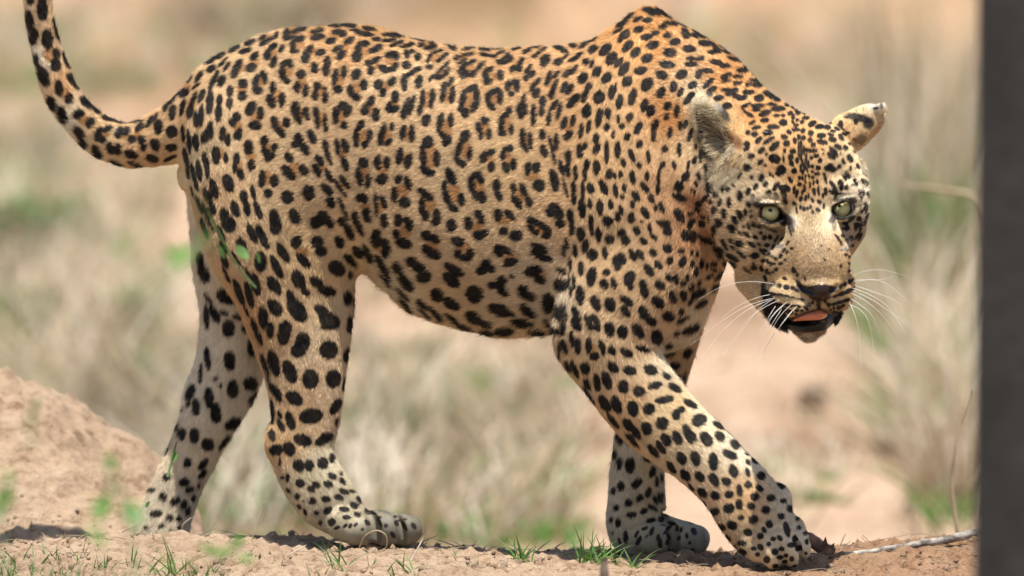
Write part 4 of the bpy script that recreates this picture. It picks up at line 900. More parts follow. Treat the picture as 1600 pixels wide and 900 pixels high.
def coat(part, x, y, d, jit):
    """albedo of the coat and hair length at chart points"""
    x, y = mirror_out(x, y)
    c, ln = ground(part, x, y)
    head = (part == 0) & (x > 1085) & (d > 150)
    # broad mottling of the ground colour
    mot = vnoise3(np.stack([x / 26, y / 26, d / 60], 1)) * 0.08 + vnoise3(np.stack([x / 7, y / 9, d / 30], 1)) * 0.05
    mot = mot + vnoise3(np.stack([x / 2.4, y / 3.2, d / 8], 1)) * 0.10 * np.where(head, 1.0, 0.4)
    bridge = np.exp(-((x - 1272) / 34) ** 2 - ((y - 395) / 48) ** 2) * (d > 240)
    mot = mot + bridge * (0.20 * vnoise3(np.stack([x / 1.9, y / 2.6, d / 6], 1)) + 0.16 * vnoise3(np.stack([x / 9, y / 12, d / 20], 1)))
    c = c * (1 + mot)[:, None]
    t = chart('t', x, y)
    tm = (1 - smooth01((t - 1.0) / 4.0)) * (part == 0) * 0.85 * (~head)
    c = c * (1 - tm[:, None]) + TAN * tm[:, None]
    D = np.where(part == 1, chart('h', x, y), np.where(part == 2, chart('f', x, y), chart('n', x, y)))
    # rosettes carry a brownish rim
    rim = (1 - smooth01((D - 0.5) / 4.0)) * 0.22
    c = c * (1 - rim[:, None]) + c * np.array([0.85, 0.62, 0.42]) * rim[:, None]
    wob = vnoise3(np.stack([x / 3.2, y / 3.2, d / 30], 1)) * np.where(head, 0.45, 0.9)
    m = 1 - smooth01((D + wob + jit * 0.8 + np.where(head, 0.0, 0.45)) / 1.6)
    hazy = 0.985 - 0.03 * vnoise3(np.stack([x / 9, y / 9, d / 30], 1))
    m = m * hazy
    c = c * (1 - m[:, None]) + DARK * m[:, None]
    hsel = np.nonzero(head | ((part == 0) & (x > 1070) & (y < 560) & (d > 120)))[0]
    if len(hsel):
        hx, hy = x[hsel], y[hsel]
        cc = c[hsel]
        for X, Y, a, b, ang, rgb, st, e in PATCH:
            w = (soft_blob(hx, hy, X, Y, a, b, ang, e) * st)[:, None]
            cc = cc * (1 - w) + s2l(rgb) * 0.8 * w
        c[hsel] = cc
    return np.clip(c, 0.004, 0.9), ln
VC, VL = coat(PART, bx, by, bd, np.zeros(len(bx)))
leo = empty('leopard', to_world(W3(760, 870, 0)) * np.array([1, 1, 0]))
tag(leo, 'spotted leopard walking to the right with lowered head and open mouth, tail curled up', 'leopard')
LOC = np.array(leo.location)
m = NT('leopard_skin')
at = m.node('ShaderNodeAttribute', attribute_name='coat')
m.l.new(at.outputs['Color'], m.b.inputs['Base Color'])
m.set(Roughness=0.62)
m.b.inputs['Specular IOR Level'].default_value = 0.3
nz = m.noise(420.0, 4, 0.7)
m.bump(nz, 0.35, 0.0012)
wn_ = m.node('ShaderNodeAttribute', attribute_name='wet')
mr = m.node('ShaderNodeMapRange')
mr.inputs['To Min'].default_value = 0.62
mr.inputs['To Max'].default_value = 0.24
m.l.new(wn_.outputs['Fac'], mr.inputs['Value'])
m.l.new(mr.outputs[0], m.b.inputs['Roughness'])
skin = m.m
WV = to_world(BV) - LOC
allf = [tuple(q) for q in BQ.tolist()] + NG
body = mesh_obj('body', WV, allf, skin, leo)
add_color(body.data, 'coat', VC)
wet = np.zeros(len(BV))
for X_, Y_, A_, B_ in ((1282, 455, 27, 14), (1256, 507, 46, 12), (1298, 500, 10, 10)):
    wet = np.maximum(wet, (1 - smooth01((np.sqrt(((bx - X_) / A_) ** 2 + ((by - Y_) / B_) ** 2) - 0.85) / 0.3)) * (bd > 240))
wa = body.data.attributes.new('wet', 'FLOAT', 'POINT')
wa.data.foreach_set('value', wet.astype(np.float32))
print('body verts', len(BV), 'quads', len(BQ))

# ---- fur: short hairs lying along the flow, coloured by the pattern under them
q = BQ
P0, P1, P2, P3 = [BV[q[:, i]] for i in range(4)]
area = 0.5 * np.linalg.norm(np.cross(P2 - P0, P3 - P1), axis=1)
ctr = (P0 + P1 + P2 + P3) / 4
fn = BN[q].mean(1)
qx, qy, qd = pxy(ctr)
onhead = (qx > 1085) & (qd > 170) & (qy < 560)
dens = np.where(fn[:, 2] > -0.25, 1.0, 0.16) * np.where(onhead, 2.6, 1.0)
def hairless(x, y, d):
    r = np.zeros(len(x), dtype=bool)
    for X, Y, a, b, ang in [(1204, 333, 19, 15, 0), (1316, 328, 18, 14, 0), (1283, 452, 26, 7, 0), (1281, 461, 15, 10, 0), (1257, 511, 41, 9, 1), (1298, 501, 9, 10, 0), (1266, 494, 34, 11, 12), (1262, 455, 12, 6, -28), (1279, 474, 3, 9, 0)]:
        t = math.radians(ang)
        dx, dy = x - X, -(y - Y)
        p = (dx * math.cos(t) + dy * math.sin(t)) / a
        qq = (-dx * math.sin(t) + dy * math.cos(t)) / b
        r |= (p * p + qq * qq) < 1
    return r & (d > 200)
dens = np.where(hairless(qx, qy, qd), 0, dens)
NH = 620000
prob = area * dens
prob /= prob.sum()
ids = np.searchsorted(np.cumsum(prob), RNG.random(NH)).clip(0, len(q) - 1)
a_, b_ = RNG.random(NH)[:, None], RNG.random(NH)[:, None]
w4 = [(1 - a_) * (1 - b_), a_ * (1 - b_), a_ * b_, (1 - a_) * b_]
Q_ = q[ids]
hp = sum(w * BV[Q_[:, i]] for i, w in enumerate(w4))
hn = sum(w * BN[Q_[:, i]] for i, w in enumerate(w4))
hn /= np.linalg.norm(hn, axis=1, keepdims=True) + 1e-9
hf = sum(w * FL[Q_[:, i]] for i, w in enumerate(w4))
hpart = PART[Q_[:, 0]]
def make_hairs(hp, hn, hf, hpart, lenscale=1.0, liftr=(0.16, 0.34), col=None, spread=0.28, length=None):
    n = len(hp)
    cl = vnoise3(hp * 260.0 + 3)[:, None] * np.array([[0.0, 1.0, 0.0]]) + vnoise3(hp * 230.0 + 31)[:, None] * np.array([[1.0, 0, 0.6]])
    t = hf + RNG.normal(0, spread, (n, 3)) + cl * 0.12
    t -= hn * (t * hn).sum(1, keepdims=True)
    t /= np.linalg.norm(t, axis=1, keepdims=True) + 1e-9
    x, y, d = pxy(hp)
    paw = np.zeros(n)
    for X_, Y_, A_, B_ in ((600, 832, 75, 34), (1045, 845, 82, 36), (1222, 868, 62, 40)):
        paw = np.maximum(paw, 1 - smooth01((np.sqrt(((x - X_) / A_) ** 2 + ((y - Y_) / B_) ** 2) - 0.7) / 0.4))
    if length is None:
        _, ln = ground(hpart, *mirror_out(x, y))
        ln = ln * 0.001 * (0.7 + 0.5 * RNG.random(n)) * lenscale
    else:
        ln = length * (0.7 + 0.5 * RNG.random(n))
    if col is None:
        mid = hp + t * ln[:, None] * 0.45
        mx, my, md = pxy(mid)
        c, _ = coat(hpart, mx, my, md, RNG.normal(0, 0.55, n))
        hd_ = (x > 1085) & (y < 560) & (d > 150)
        lo_ = np.where(hd_, 0.60, 0.74)
        c = c * (lo_ + (1.26 + (0.74 - lo_) - lo_) * RNG.random(n))[:, None]
    else:
        c = np.array(col) * (0.8 + 0.35 * RNG.random(n))[:, None]
    if col is None:
        ln = ln * (1 - 0.72 * paw)
    lift = (liftr[0] + (liftr[1] - liftr[0]) * RNG.random(n))[:, None]
    stray = (RNG.random(n) < 0.07)[:, None] * (1 - paw)[:, None] * (0.4 if length is None else 0.0)
    lift = lift + stray * (0.4 + RNG.random((n, 1)))
    L = ln[:, None]
    pts = []
    for s in (0.0, 0.35, 0.7, 1.0):
        pts.append(hp + t * L * s * 0.95 + hn * L * (lift * (s - 0.45 * s * s) * 1.4) - hn * 0.0004 * (1 - s) + np.array([0, -1, 0]) * L * s * s * 0.05)
    return np.stack(pts, 1), c
sets = [make_hairs(hp, hn, hf, hpart)]
# long pale hairs: ruffs beside the ears, ear lining, chin, belly fringe
TUFT = [  # x, y, a, b, direction px, py, towards camera, length mm, rgb, count, lift
 (1136, 266, 24, 15, -1.0, 0.45, 0.5, 12, (212, 194, 158), 800, 0.5), (1152, 248, 14, 10, -1.0, 0.3, 0.5, 12, (212, 184, 140), 600, 0.5),
 (1350, 246, 9, 16, 1.0, -0.10, 0.1, 10, (226, 208, 172), 700, 0.5), (1350, 256, 8, 12, 1.0, 0.25, 0.0, 8, (230, 216, 186), 500, 0.5),
 (1124, 206, 16, 30, -1.0, -0.25, 0.9, 15, (196, 180, 148), 330, 0.8), (1132, 232, 20, 14, -1.0, 0.1, 0.9, 18, (214, 196, 164), 380, 0.8), (1112, 190, 16, 24, -1.0, -0.05, 0.8, 12, (190, 176, 146), 260, 0.8),
 (1216, 505, 14, 22, -0.55, 1.0, 0.0, 8, (26, 20, 18), 1300, 0.5), (1206, 480, 10, 20, -0.9, 0.8, 0.0, 7, (26, 20, 18), 800, 0.5), (1310, 500, 6, 14, 0.7, 0.9, 0.0, 6, (26, 20, 18), 400, 0.6),
 (1260, 530, 34, 7, 0.05, 1.0, 0.0, 9, (214, 196, 166), 1500, 0.5), (1255, 532, 26, 6, -0.1, 1.0, 0.1, 9, (60, 48, 40), 220, 0.5),
 (720, 512, 130, 14, -0.6, 1.0, 0.0, 12, None, 5000, 0.3)]
VX, VY, VD = pxy(BV)
front = BN[:, 2] > -0.1
for X, Y, a, b, dx, dy, dz, ln, rgb, cnt, lift in TUFT:
    s = np.nonzero((((VX - X) / a) ** 2 + ((VY - Y) / b) ** 2 < 1) & front & ((VD > 150) | (X < 1000)))[0]
    if not len(s):
        continue
    s = RNG.choice(s, cnt)
    p = BV[s] + RNG.normal(0, 0.0008, (cnt, 3))
    fdir = np.tile(np.array([dx, -dy, dz]), (cnt, 1))
    pts, c = make_hairs(p, BN[s], fdir, PART[s], liftr=(lift * 0.6, lift * 1.3), col=None if rgb is None else s2l(rgb) * 0.8, spread=0.22, length=ln * 0.001)
    sets.append((pts, c))
HP = np.concatenate([s[0] for s in sets])
HC = np.concatenate([s[1] for s in sets])
NHT = len(HP)
cu = bpy.data.hair_curves.new('fur')
cu.add_curves([4] * NHT)
cu.position_data.foreach_set('vector', (to_world(HP.reshape(-1, 3)) - LOC).astype(np.float32).ravel())
ra = cu.attributes.get('radius') or cu.attributes.new('radius', 'FLOAT', 'POINT')
rr_ = np.tile(np.array([0.00017, 0.00016, 0.00011, 0.00003], dtype=np.float32), (NHT, 1))
rr_[NH:] *= 1.35
ra.data.foreach_set('value', rr_.ravel())
ca = cu.attributes.new('coat', 'FLOAT_COLOR', 'CURVE')
cc = np.ones((NHT, 4), dtype=np.float32)
cc[:, :3] = HC
ca.data.foreach_set('color', cc.ravel())
m = NT('fur_hair')
at = m.node('ShaderNodeAttribute', attribute_name='coat')
m.l.new(at.outputs['Color'], m.b.inputs['Base Color'])
m.set(Roughness=0.5)
m.b.inputs['Specular IOR Level'].default_value = 0.25
cu.materials.append(m.m)
fur = bpy.data.objects.new('fur', cu)
COL.objects.link(fur)
fur.parent = leo

# ---- eyes
def eyeball(c, look, pup):
    X, Y, d, r = c
    C = np.array(to_world(W3(X, Y, d)))
    rr = r * PX
    bm = bmesh.new()
    bmesh.ops.create_uvsphere(bm, u_segments=48, v_segments=32, radius=rr)
    vs = np.array([v.co[:] for v in bm.verts])
    g = np.array(PW(*look)) - C
    g /= np.linalg.norm(g)
    pg = np.array(PW(*pup)) - C
    pg /= np.linalg.norm(pg)
    me = bpy.data.meshes.new('eye')
    bm.to_mesh(me)
    bm.free()
    nrm = vs / rr
    ang = np.arccos(np.clip(nrm @ g, -1, 1)) * rr / PX        # in units along the surface
    pa = np.arccos(np.clip(nrm @ pg, -1, 1)) * rr / PX
    col = np.zeros((len(vs), 3))
    a = np.array([0.56, 0.52, 0.25])
    b = np.array([0.40, 0.35, 0.15])
    t = smooth01((ang - 3) / 11)[:, None]
    col[:] = a * (1 - t) + b * t
    lim = smooth01((ang - 13.4) / 1.3)[:, None]
    col = col * (1 - lim) + np.array([0.012, 0.008, 0.006]) * lim
    pm = (1 - smooth01((pa - 2.7) / 0.9))[:, None]
    col = col * (1 - pm) + 0.004 * pm
    me.polygons.foreach_set('use_smooth', np.ones(len(me.polygons), dtype=bool))
    add_color(me, 'coat', col)
    mm = NT('eye_surface')
    at = mm.node('ShaderNodeAttribute', attribute_name='coat')
    mm.l.new(at.outputs['Color'], mm.b.inputs['Base Color'])
    mm.set(Roughness=0.10)
    mm.b.inputs['Specular IOR Level'].default_value = 0.22
    me.materials.append(mm.m)
    o = bpy.data.objects.new('eye', me)
    COL.objects.link(o)
    o.location = C - LOC
    o.parent = leo
    return o
eyeball(EYES[0], (1203.4, 331.5, 121 + HD), (1203.6, 328.2, 121 + HD))
eyeball(EYES[1], (1314.5, 325.5, 114 + HD), (1311.5, 321.5, 113.5 + HD))

def tube(pts, rad, seg=6):
    pts = np.array(pts, dtype=float)
    n = len(pts)
    V, Fc = [], []
    up = np.array([0.31, 0.52, 0.79])
    for i in range(n):
        t = pts[min(i + 1, n - 1)] - pts[max(i - 1, 0)]
        t /= np.linalg.norm(t) + 1e-12
        a = np.cross(t, up)
        a /= np.linalg.norm(a) + 1e-12
        b = np.cross(t, a)
        for k in range(seg):
            an = 2 * math.pi * k / seg
            V.append(pts[i] + (a * math.cos(an) + b * math.sin(an)) * rad[i])
    for i in range(n - 1):
        for k in range(seg):
            Fc.append((i * seg + k, i * seg + (k + 1) % seg, (i + 1) * seg + (k + 1) % seg, (i + 1) * seg + k))
    Fc.append(tuple(range(seg)))
    Fc.append(tuple(range((n - 1) * seg, n * seg))[::-1])
    return V, Fc
# ---- tongue
tm = NT('tongue_flesh')
tm.l.new(tm.ramp(tm.noise(70, 3), [(0.35, (0.42, 0.13, 0.08)), (0.7, (0.62, 0.24, 0.12))]), tm.b.inputs['Base Color'])
tm.set(Roughness=0.32)
tm.b.inputs['Subsurface Weight'].default_value = 0.15
tm.bump(tm.noise(900, 3), 0.3, 0.0005)
tb = bmesh.new()
bmesh.ops.create_uvsphere(tb, u_segments=40, v_segments=24, radius=1.0)
tv = np.array([v.co[:] for v in tb.verts])
tf = [tuple(v.index for v in f.verts) for f in tb.faces]
tb.free()
tq = []
for x_, y_, z_ in tv:
    # along x: left corner low and thin, right end raised and broad; z is thickness
    px_ = 1266 + 27 * x_
    mid = 496.5 - 5.0 * x_ - 3.5 * (1 - x_ * x_)
    py_ = mid - 0.5 - z_ * (8.2 + 4.2 * x_) + (1.6 * math.exp(-((x_ - 0.1) / 0.3) ** 2) if z_ > 0 else 0)
    dd = 186 + HD + 22 * (-y_) - 10 * x_ * x_
    tq.append(W3(px_, py_, dd))
mesh_obj('tongue', to_world(np.array(tq)) - LOC, tf, tm.m, leo)

# ---- whiskers: root, bends, tip (px, py, depth)
WH = [[(1208, 443, 330), (1170, 440, 345), (1130, 447, 350), (1091, 468, 350)], [(1210, 465, 335), (1170, 477, 355), (1130, 500, 362), (1078, 540, 360)],
      [(1206, 467, 335), (1165, 486, 350), (1128, 518, 352), (1096, 560, 350)], [(1204, 460, 332), (1180, 466, 340), (1150, 480, 345), (1128, 497, 345)],
      [(1220, 468, 345), (1195, 480, 362), (1165, 503, 370), (1132, 555, 365)], [(1232, 470, 355), (1212, 487, 375), (1198, 505, 380), (1188, 518, 380)],
      [(1238, 474, 358), (1222, 490, 378), (1210, 508, 384), (1202, 528, 384)], [(1246, 478, 362), (1232, 492, 382), (1220, 508, 388), (1212, 522, 388)],
      [(1212, 478, 345), (1203, 492, 356), (1196, 505, 360), (1187, 517, 360)], [(1222, 482, 350), (1212, 497, 364), (1204, 510, 368), (1196, 522, 368)],
      [(1238, 486, 360), (1226, 501, 376), (1216, 514, 380), (1210, 524, 380)], [(1215, 462, 338), (1185, 484, 350), (1160, 515, 352), (1130, 552, 350)],
      [(1332, 432, 322), (1350, 424, 335), (1380, 422, 340), (1422, 433, 340)], [(1334, 438, 322), (1358, 437, 335), (1385, 443, 340), (1420, 472, 340)],
      [(1334, 440, 322), (1360, 437, 330), (1380, 436, 333), (1395, 431, 333)], [(1332, 450, 325), (1360, 461, 342), (1388, 480, 350), (1415, 520, 350)],
      [(1333, 454, 325), (1362, 468, 340), (1390, 487, 346), (1416, 506, 346)], [(1330, 458, 326), (1355, 472, 342), (1380, 494, 350), (1398, 520, 350)],
      [(1328, 466, 328), (1345, 477, 342), (1362, 492, 348), (1374, 520, 348)], [(1326, 470, 330), (1335, 490, 345), (1342, 520, 350), (1346, 575, 350)],
      [(1324, 474, 330), (1345, 485, 345), (1358, 505, 350), (1366, 550, 350)], [(1211, 520, 290), (1196, 545, 290), (1188, 570, 290), (1187, 585, 290)],
       
      [(1225, 476, 350), (1206, 496, 366), (1190, 530, 370), (1186, 560, 366)], [(1336, 446, 324), (1370, 458, 340), (1400, 470, 344), (1412, 488, 344)],
       ]
wm = NT('whisker_hair').set(Roughness=0.35)
wm.b.inputs['Base Color'].default_value = (0.85, 0.82, 0.76, 1)
for wpts in WH:
    C = catmull([W3(*p) for p in wpts], 6)
    C[0] += np.array([0, 0, -0.006])
    n = len(C)
    V, Fc = tube(to_world(C) - LOC, [0.00026 * (1 - 0.75 * i / (n - 1)) for i in range(n)], 5)
    mesh_obj('whisker', V, Fc, wm.m, leo)

# ---- a fly on the crown
def fly(px, py, lab):
    s = np.nonzero((np.hypot(VX - px, VY - py) < 3) & (BN[:, 2] > 0) & (VD > 120))[0]
    j = s[np.argmax(VD[s])]
    c = BV[j] + BN[j] * 0.0028
    c0 = np.array(to_world(c))
    r = empty('fly', c0)
    tag(r, lab, 'fly')
    bm = bmesh.new()
    bmesh.ops.create_uvsphere(bm, u_segments=14, v_segments=10, radius=1)
    V = np.array([v.co[:] for v in bm.verts])
    Fc = [tuple(v.index for v in f.verts) for f in bm.faces]
    bm.free()
    fm = NT('fly_body').set(Roughness=0.25)
    fm.b.inputs['Base Color'].default_value = (0.02, 0.025, 0.035, 1)
    mesh_obj('abdomen', V * np.array([0.0028, 0.0014, 0.0013]), Fc, fm.m, r)
    mesh_obj('head', V * 0.0011 + np.array([0.0034, 0, 0]), Fc, fm.m, r)
    wg = NT('fly_wing').set(Roughness=0.15)
    wg.b.inputs['Base Color'].default_value = (0.55, 0.6, 0.66, 1)
    for sgn in (-1, 1):
        t = [(0.001, 0, 0.0012), (-0.002, 0.0022 * sgn, 0.0016), (-0.0050, 0.0020 * sgn, 0.0014), (-0.0042, 0.0005 * sgn, 0.0013)]
        b = [(x, y, z - 0.00015) for x, y, z in t]
        mesh_obj('wing', t + b, [(0, 1, 2, 3), (7, 6, 5, 4), (0, 4, 5, 1), (1, 5, 6, 2), (2, 6, 7, 3), (3, 7, 4, 0)], wg.m, r)
fly(1198, 208, 'small fly with shiny wings sitting on the leopard crown')
# ================================================================== GROUND
def fbm2(x, y, s, octv=4, gain=0.5, off=0.0):
    return fbm(np.stack([x * s, y * s, np.full_like(x, 3.7 + off)], 1), octv, gain)
def wpt(px, py, d):
    return tuple(PW(px, py, d))
GP = [wpt(*p) for p in [
 (-400, 860, -130), (0, 852, -130), (200, 842, -130), (350, 842, -140), (450, 843, -140), (520, 848, -130), (660, 859, -110), (800, 864, -130), (950, 868, -120), (1130, 873, -120),
 (1190, 881, -110), (1270, 871, -110), (1340, 860, -120), (1500, 844, -130), (1750, 838, -130),
 (265, 886, -215), (400, 857, -30), (590, 857, -25), (640, 860, -30), (800, 868, 0), (1000, 868, -10), (1090, 869, -30), (1210, 894, 215), (1235, 893, 220), (1180, 895, 200),
 (1330, 876, 60), (1500, 862, 60), (0, 876, 120), (200, 872, 120), (450, 876, 150), (700, 884, 200), (900, 890, 220), (1050, 890, 230),
 (-300, 905, 420), (0, 906, 420), (300, 905, 420), (600, 908, 460), (900, 908, 460), (1215, 915, 460), (1500, 900, 420), (1700, 900, 420)]]
GPa = np.array(GP)
def _tps(r2):
    return r2 * np.log(r2 + 1e-9)
def _fit():
    X = GPa[:, :2]
    r2 = ((X[:, None] - X[None]) ** 2).sum(2)
    n = len(X)
    K = _tps(r2) + np.eye(n) * 2e-3
    P = np.hstack([np.ones((n, 1)), X])
    M = np.vstack([np.hstack([K, P]), np.hstack([P.T, np.zeros((3, 3))])])
    return np.linalg.solve(M, np.concatenate([GPa[:, 2], np.zeros(3)]))
GW = _fit()
MX = [(-500, 0.35), (-200, 0.31), (0, 0.272), (60, 0.258), (110, 0.242), (140, 0.226), (200, 0.208), (245, 0.186), (268, 0.165), (300, 0.12), (330, 0.06), (365, 0.0)]
MXx = [PW(a, 850, -450).x for a, b in MX]
PLAIN = -0.40
def hgt(x, y, detail=True):
    x = np.asarray(x, dtype=float)
    y = np.asarray(y, dtype=float)
    xc, yc = np.clip(x, -1.1, 1.1), np.clip(y, -0.45, 0.25)
    z = np.zeros_like(x)
    for c0 in range(0, len(x), 100000):
        s = slice(c0, c0 + 100000)
        r2 = (xc[s][:, None] - GPa[:, 0]) ** 2 + (yc[s][:, None] - GPa[:, 1]) ** 2
        z[s] = _tps(r2) @ GW[:-3] + GW[-3] + GW[-2] * xc[s] + GW[-1] * yc[s]
    # mound behind on the left
    hm = np.interp(x, MXx, [b for a, b in MX])
    hm = hm * (1 + 0.05 * fbm2(x, y, 14, 3))
    rise = smooth01((y - 0.23) / 0.47)
    fall = 1 - smooth01((y - 0.70) / 0.9)
    left = x < 5
    mo = np.maximum(hm - 0.082, 0) * np.where(y < 0.70, rise, fall) * left
    # bank drops behind the crest
    yd = 0.125 + 0.10 * (1 - smooth01((x + 0.40) / 0.18)) + 0.02 * fbm2(x, x * 0, 9, 2)
    yd = yd + hm * 3.0
    dr = smooth01((y - yd) / 1.1)
    zn = z * (1 - dr) + (PLAIN) * dr + mo
    far = fbm2(x, y, 0.35, 3, off=5) * 0.10 * smooth01((y - 2) / 5)
    far = far + fbm2(x, y, 0.03, 2, off=9) * 0.5 * smooth01((y - 25) / 40)
    # rough bank towards the camera and to the sides stays level
    zn = np.where(y < -0.45, zn - 0.10 * smooth01((-0.45 - y) / 2.0), zn)
    zn = zn + far
    if detail:
        near = (np.abs(x) < 1.4) & (y > -1.2) & (y < 2.5)
        i = np.nonzero(near)[0]
        if len(i):
            a = fbm2(x[i], y[i], 22, 3, off=2) * 0.0070
            b = fbm2(x[i], y[i], 75, 3, off=4)
            rg = (1 - np.abs(fbm2(x[i], y[i], 38, 2, off=6))) ** 3 * 0.004
            zn[i] += a + b * 0.0046 + rg * 1.6 - 0.002
    return zn
def hz(x, y, detail=False):
    return float(hgt(np.array([x]), np.array([y]), detail)[0])
def axis(lo, hi, step, out0, out1, gr=1.16):
    a = list(np.arange(lo, hi, step))
    s, v, r = step, hi, []
    while v < out1:
        r.append(v)
        s *= gr
        v += s
    r.append(out1)
    s, v, l = step, lo - step, []
    while v > out0:
        l.append(v)
        s *= gr
        v -= s
    l.append(out0)
    return np.array(l[::-1] + a + r)
gx = axis(-0.74, 0.74, 0.0036, -700, 700)
gy = axis(-0.40, 0.62, 0.0040, -40, 1500)
X, Y = np.meshgrid(gx, gy, indexing='ij')
Z = hgt(X.ravel(), Y.ravel())
nx, ny = len(gx), len(gy)
GV = np.stack([X.ravel(), Y.ravel(), Z], 1)
ii, jj = np.meshgrid(np.arange(nx - 1), np.arange(ny - 1), indexing='ij')
b0 = (ii * ny + jj).ravel()
GF = np.stack([b0, b0 + ny, b0 + ny + 1, b0 + 1], 1)
m = NT('sandy_soil')
tc = m.node('ShaderNodeTexCoord')
n1 = m.noise(2.2, 5, 0.6)
n2 = m.noise(38, 6, 0.68)
n3 = m.noise(260, 4, 0.7)
c1 = m.ramp(n1, [(0.36, (0.41, 0.32, 0.235)), (0.5, (0.48, 0.385, 0.285)), (0.66, (0.54, 0.44, 0.335))])
c2 = m.ramp(n2, [(0.34, (0.42, 0.33, 0.27)), (0.5, (0.86, 0.82, 0.78)), (0.68, (1.0, 1.0, 1.0))])
mx = m.node('ShaderNodeMixRGB', blend_type='MULTIPLY')
mx.inputs[0].default_value = 0.85
m.l.new(c1, mx.inputs[1])
m.l.new(c2, mx.inputs[2])
at = m.node('ShaderNodeAttribute', attribute_name='tone')
mx2 = m.node('ShaderNodeMixRGB', blend_type='MULTIPLY')
mx2.inputs[0].default_value = 1
m.l.new(mx.outputs[0], mx2.inputs[1])
m.l.new(at.outputs['Color'], mx2.inputs[2])
m.l.new(mx2.outputs[0], m.b.inputs['Base Color'])
m.set(Roughness=0.95)
m.b.inputs['Specular IOR Level'].default_value = 0.15
ad = m.node('ShaderNodeMath', operation='ADD')
m.l.new(n2, ad.inputs[0])
m.l.new(n3, ad.inputs[1])
m.bump(ad.outputs[0], 0.8, 0.008)
soil = m.m
gr = mesh_obj('ground', GV, GF, soil)
gr['kind'] = 'structure'
# soil kinds: redder bank, darker to the right, paler plain, litter-brown patches out on the plain
tone = np.ones((len(GV), 3))
yy = GV[:, 1]
plain = smooth01((yy - 1.5) / 3)[:, None]
tone = tone * (1 - plain) + np.array([1.20, 1.09, 1.03]) * plain
bank = (1 - smooth01((yy - 0.7) / 1))[:, None]
right = smooth01((GV[:, 0] + 0.1) / 0.5)[:, None]
tone = tone * (1 - bank) + tone * np.array([0.97, 0.90, 0.84]) * bank
tone = tone * (1 - bank * right) + tone * np.array([0.74, 0.62, 0.54]) * bank * right
p1 = smooth01((fbm2(GV[:, 0], GV[:, 1] * 0.35, 1.3, 4, off=12) - 0.0) / 0.5)[:, None] * plain
tone = tone * (1 - 0.9 * p1) + tone * np.array([0.42, 0.42, 0.35]) * 0.9 * p1
p3 = smooth01((fbm2(GV[:, 0], GV[:, 1] * 0.30, 4.2, 3, off=15) - 0.15) / 0.4)[:, None] * plain
tone = tone * (1 - 0.85 * p3) + tone * np.array([0.48, 0.42, 0.37]) * 0.85 * p3
p2 = smooth01((GV[:, 1] - 14) / 8)[:, None]
tone = tone * (1 - p2) + tone * np.array([0.88, 0.79, 0.66]) * p2
add_color(gr.data, 'tone', tone)

# ================================================================== PLANTS AND LITTER
MAT = {
 'straw': leafmat('dry_straw', (0.30, 0.21, 0.12), (0.54, 0.43, 0.28), 0.6, 0.2),
 'pale': leafmat('bleached_straw', (0.46, 0.38, 0.28), (0.66, 0.58, 0.46), 0.6, 0.2),
 'green': leafmat('grass_green', (0.05, 0.12, 0.025), (0.13, 0.24, 0.05), 0.5, 0.35),
 'fresh': leafmat('leaf_green', (0.07, 0.19, 0.025), (0.16, 0.33, 0.05), 0.45, 0.4),
 'olive': leafmat('olive_stems', (0.16, 0.17, 0.07), (0.34, 0.33, 0.17), 0.6, 0.25),
 'twig': leafmat('dead_twig', (0.10, 0.07, 0.05), (0.22, 0.16, 0.11), 0.8, 0.0),
}
class MB:
    def __init__(self):
        self.v, self.f = [], []
    def add(self, V, Fc):
        n = len(self.v)
        self.v.extend([tuple(a) for a in V])
        self.f.extend([tuple(i + n for i in q) for q in Fc])
    def blade(self, base, direction, bend, length, width, n=4, cross=None):
        """one tapering, folded grass blade"""
        d = Vector(direction).normalized()
        s = d.cross(Vector((random.uniform(-.3, .3), random.uniform(-1, 1), random.uniform(-.2, .2))))
        if cross is not None:
            s = Vector(cross)
        if s.length < 1e-4: s = Vector((1, 0, 0))
        s.normalize()
        p = Vector(base)
        V, Fc = [], []
        nrm = s.cross(d).normalized()
        for i in range(n + 1):
            t = i / n
            w = width * (1 - t) ** 0.7 * (0.75 + 0.25 * math.sin(t * 3)) + width * 0.02
            V += [tuple(p - s * w / 2), tuple(p + nrm * w * 0.22), tuple(p + s * w / 2)]
            d = (d + Vector(bend) / n).normalized()
            p = p + d * (length / n)
        for i in range(n):
            a = i * 3
            Fc += [(a, a + 1, a + 4, a + 3), (a + 1, a + 2, a + 5, a + 4)]
        self.add(V, Fc)
    def leaf(self, base, direction, normal, length, width):
        d = Vector(direction).normalized()
        nn = Vector(normal)
        s = d.cross(nn)
        if s.length < 1e-4: s = Vector((1, 0, 0))
        s.normalize()
        nn = s.cross(d)
        b = Vector(base)
        V = []
        for t, w in ((0, 0.05), (0.2, 0.36), (0.45, 0.5), (0.72, 0.38), (1, 0.02)):
            c = b + d * length * t - nn * length * 0.12 * t * t
            V += [c - s * w * width + nn * width * 0.08, c, c + s * w * width + nn * width * 0.08]
        Fc = []
        for i in range(4):
            a = i * 3
            Fc += [(a, a + 1, a + 4, a + 3), (a + 1, a + 2, a + 5, a + 4)]
        self.add([tuple(q) for q in V], Fc)
    def stem(self, pts, r0, r1, seg=5):
        n = len(pts)
        V, Fc = tube([tuple(p) for p in pts], [r0 + (r1 - r0) * i / (n - 1) for i in range(n)], seg)
        self.add(V, Fc)
    def build(self, name, mat, parent=None, loc=None):
        v = np.array(self.v)
        if loc is not None:
            v = v - np.array(loc)
        return mesh_obj(name, v, self.f, mat, parent)
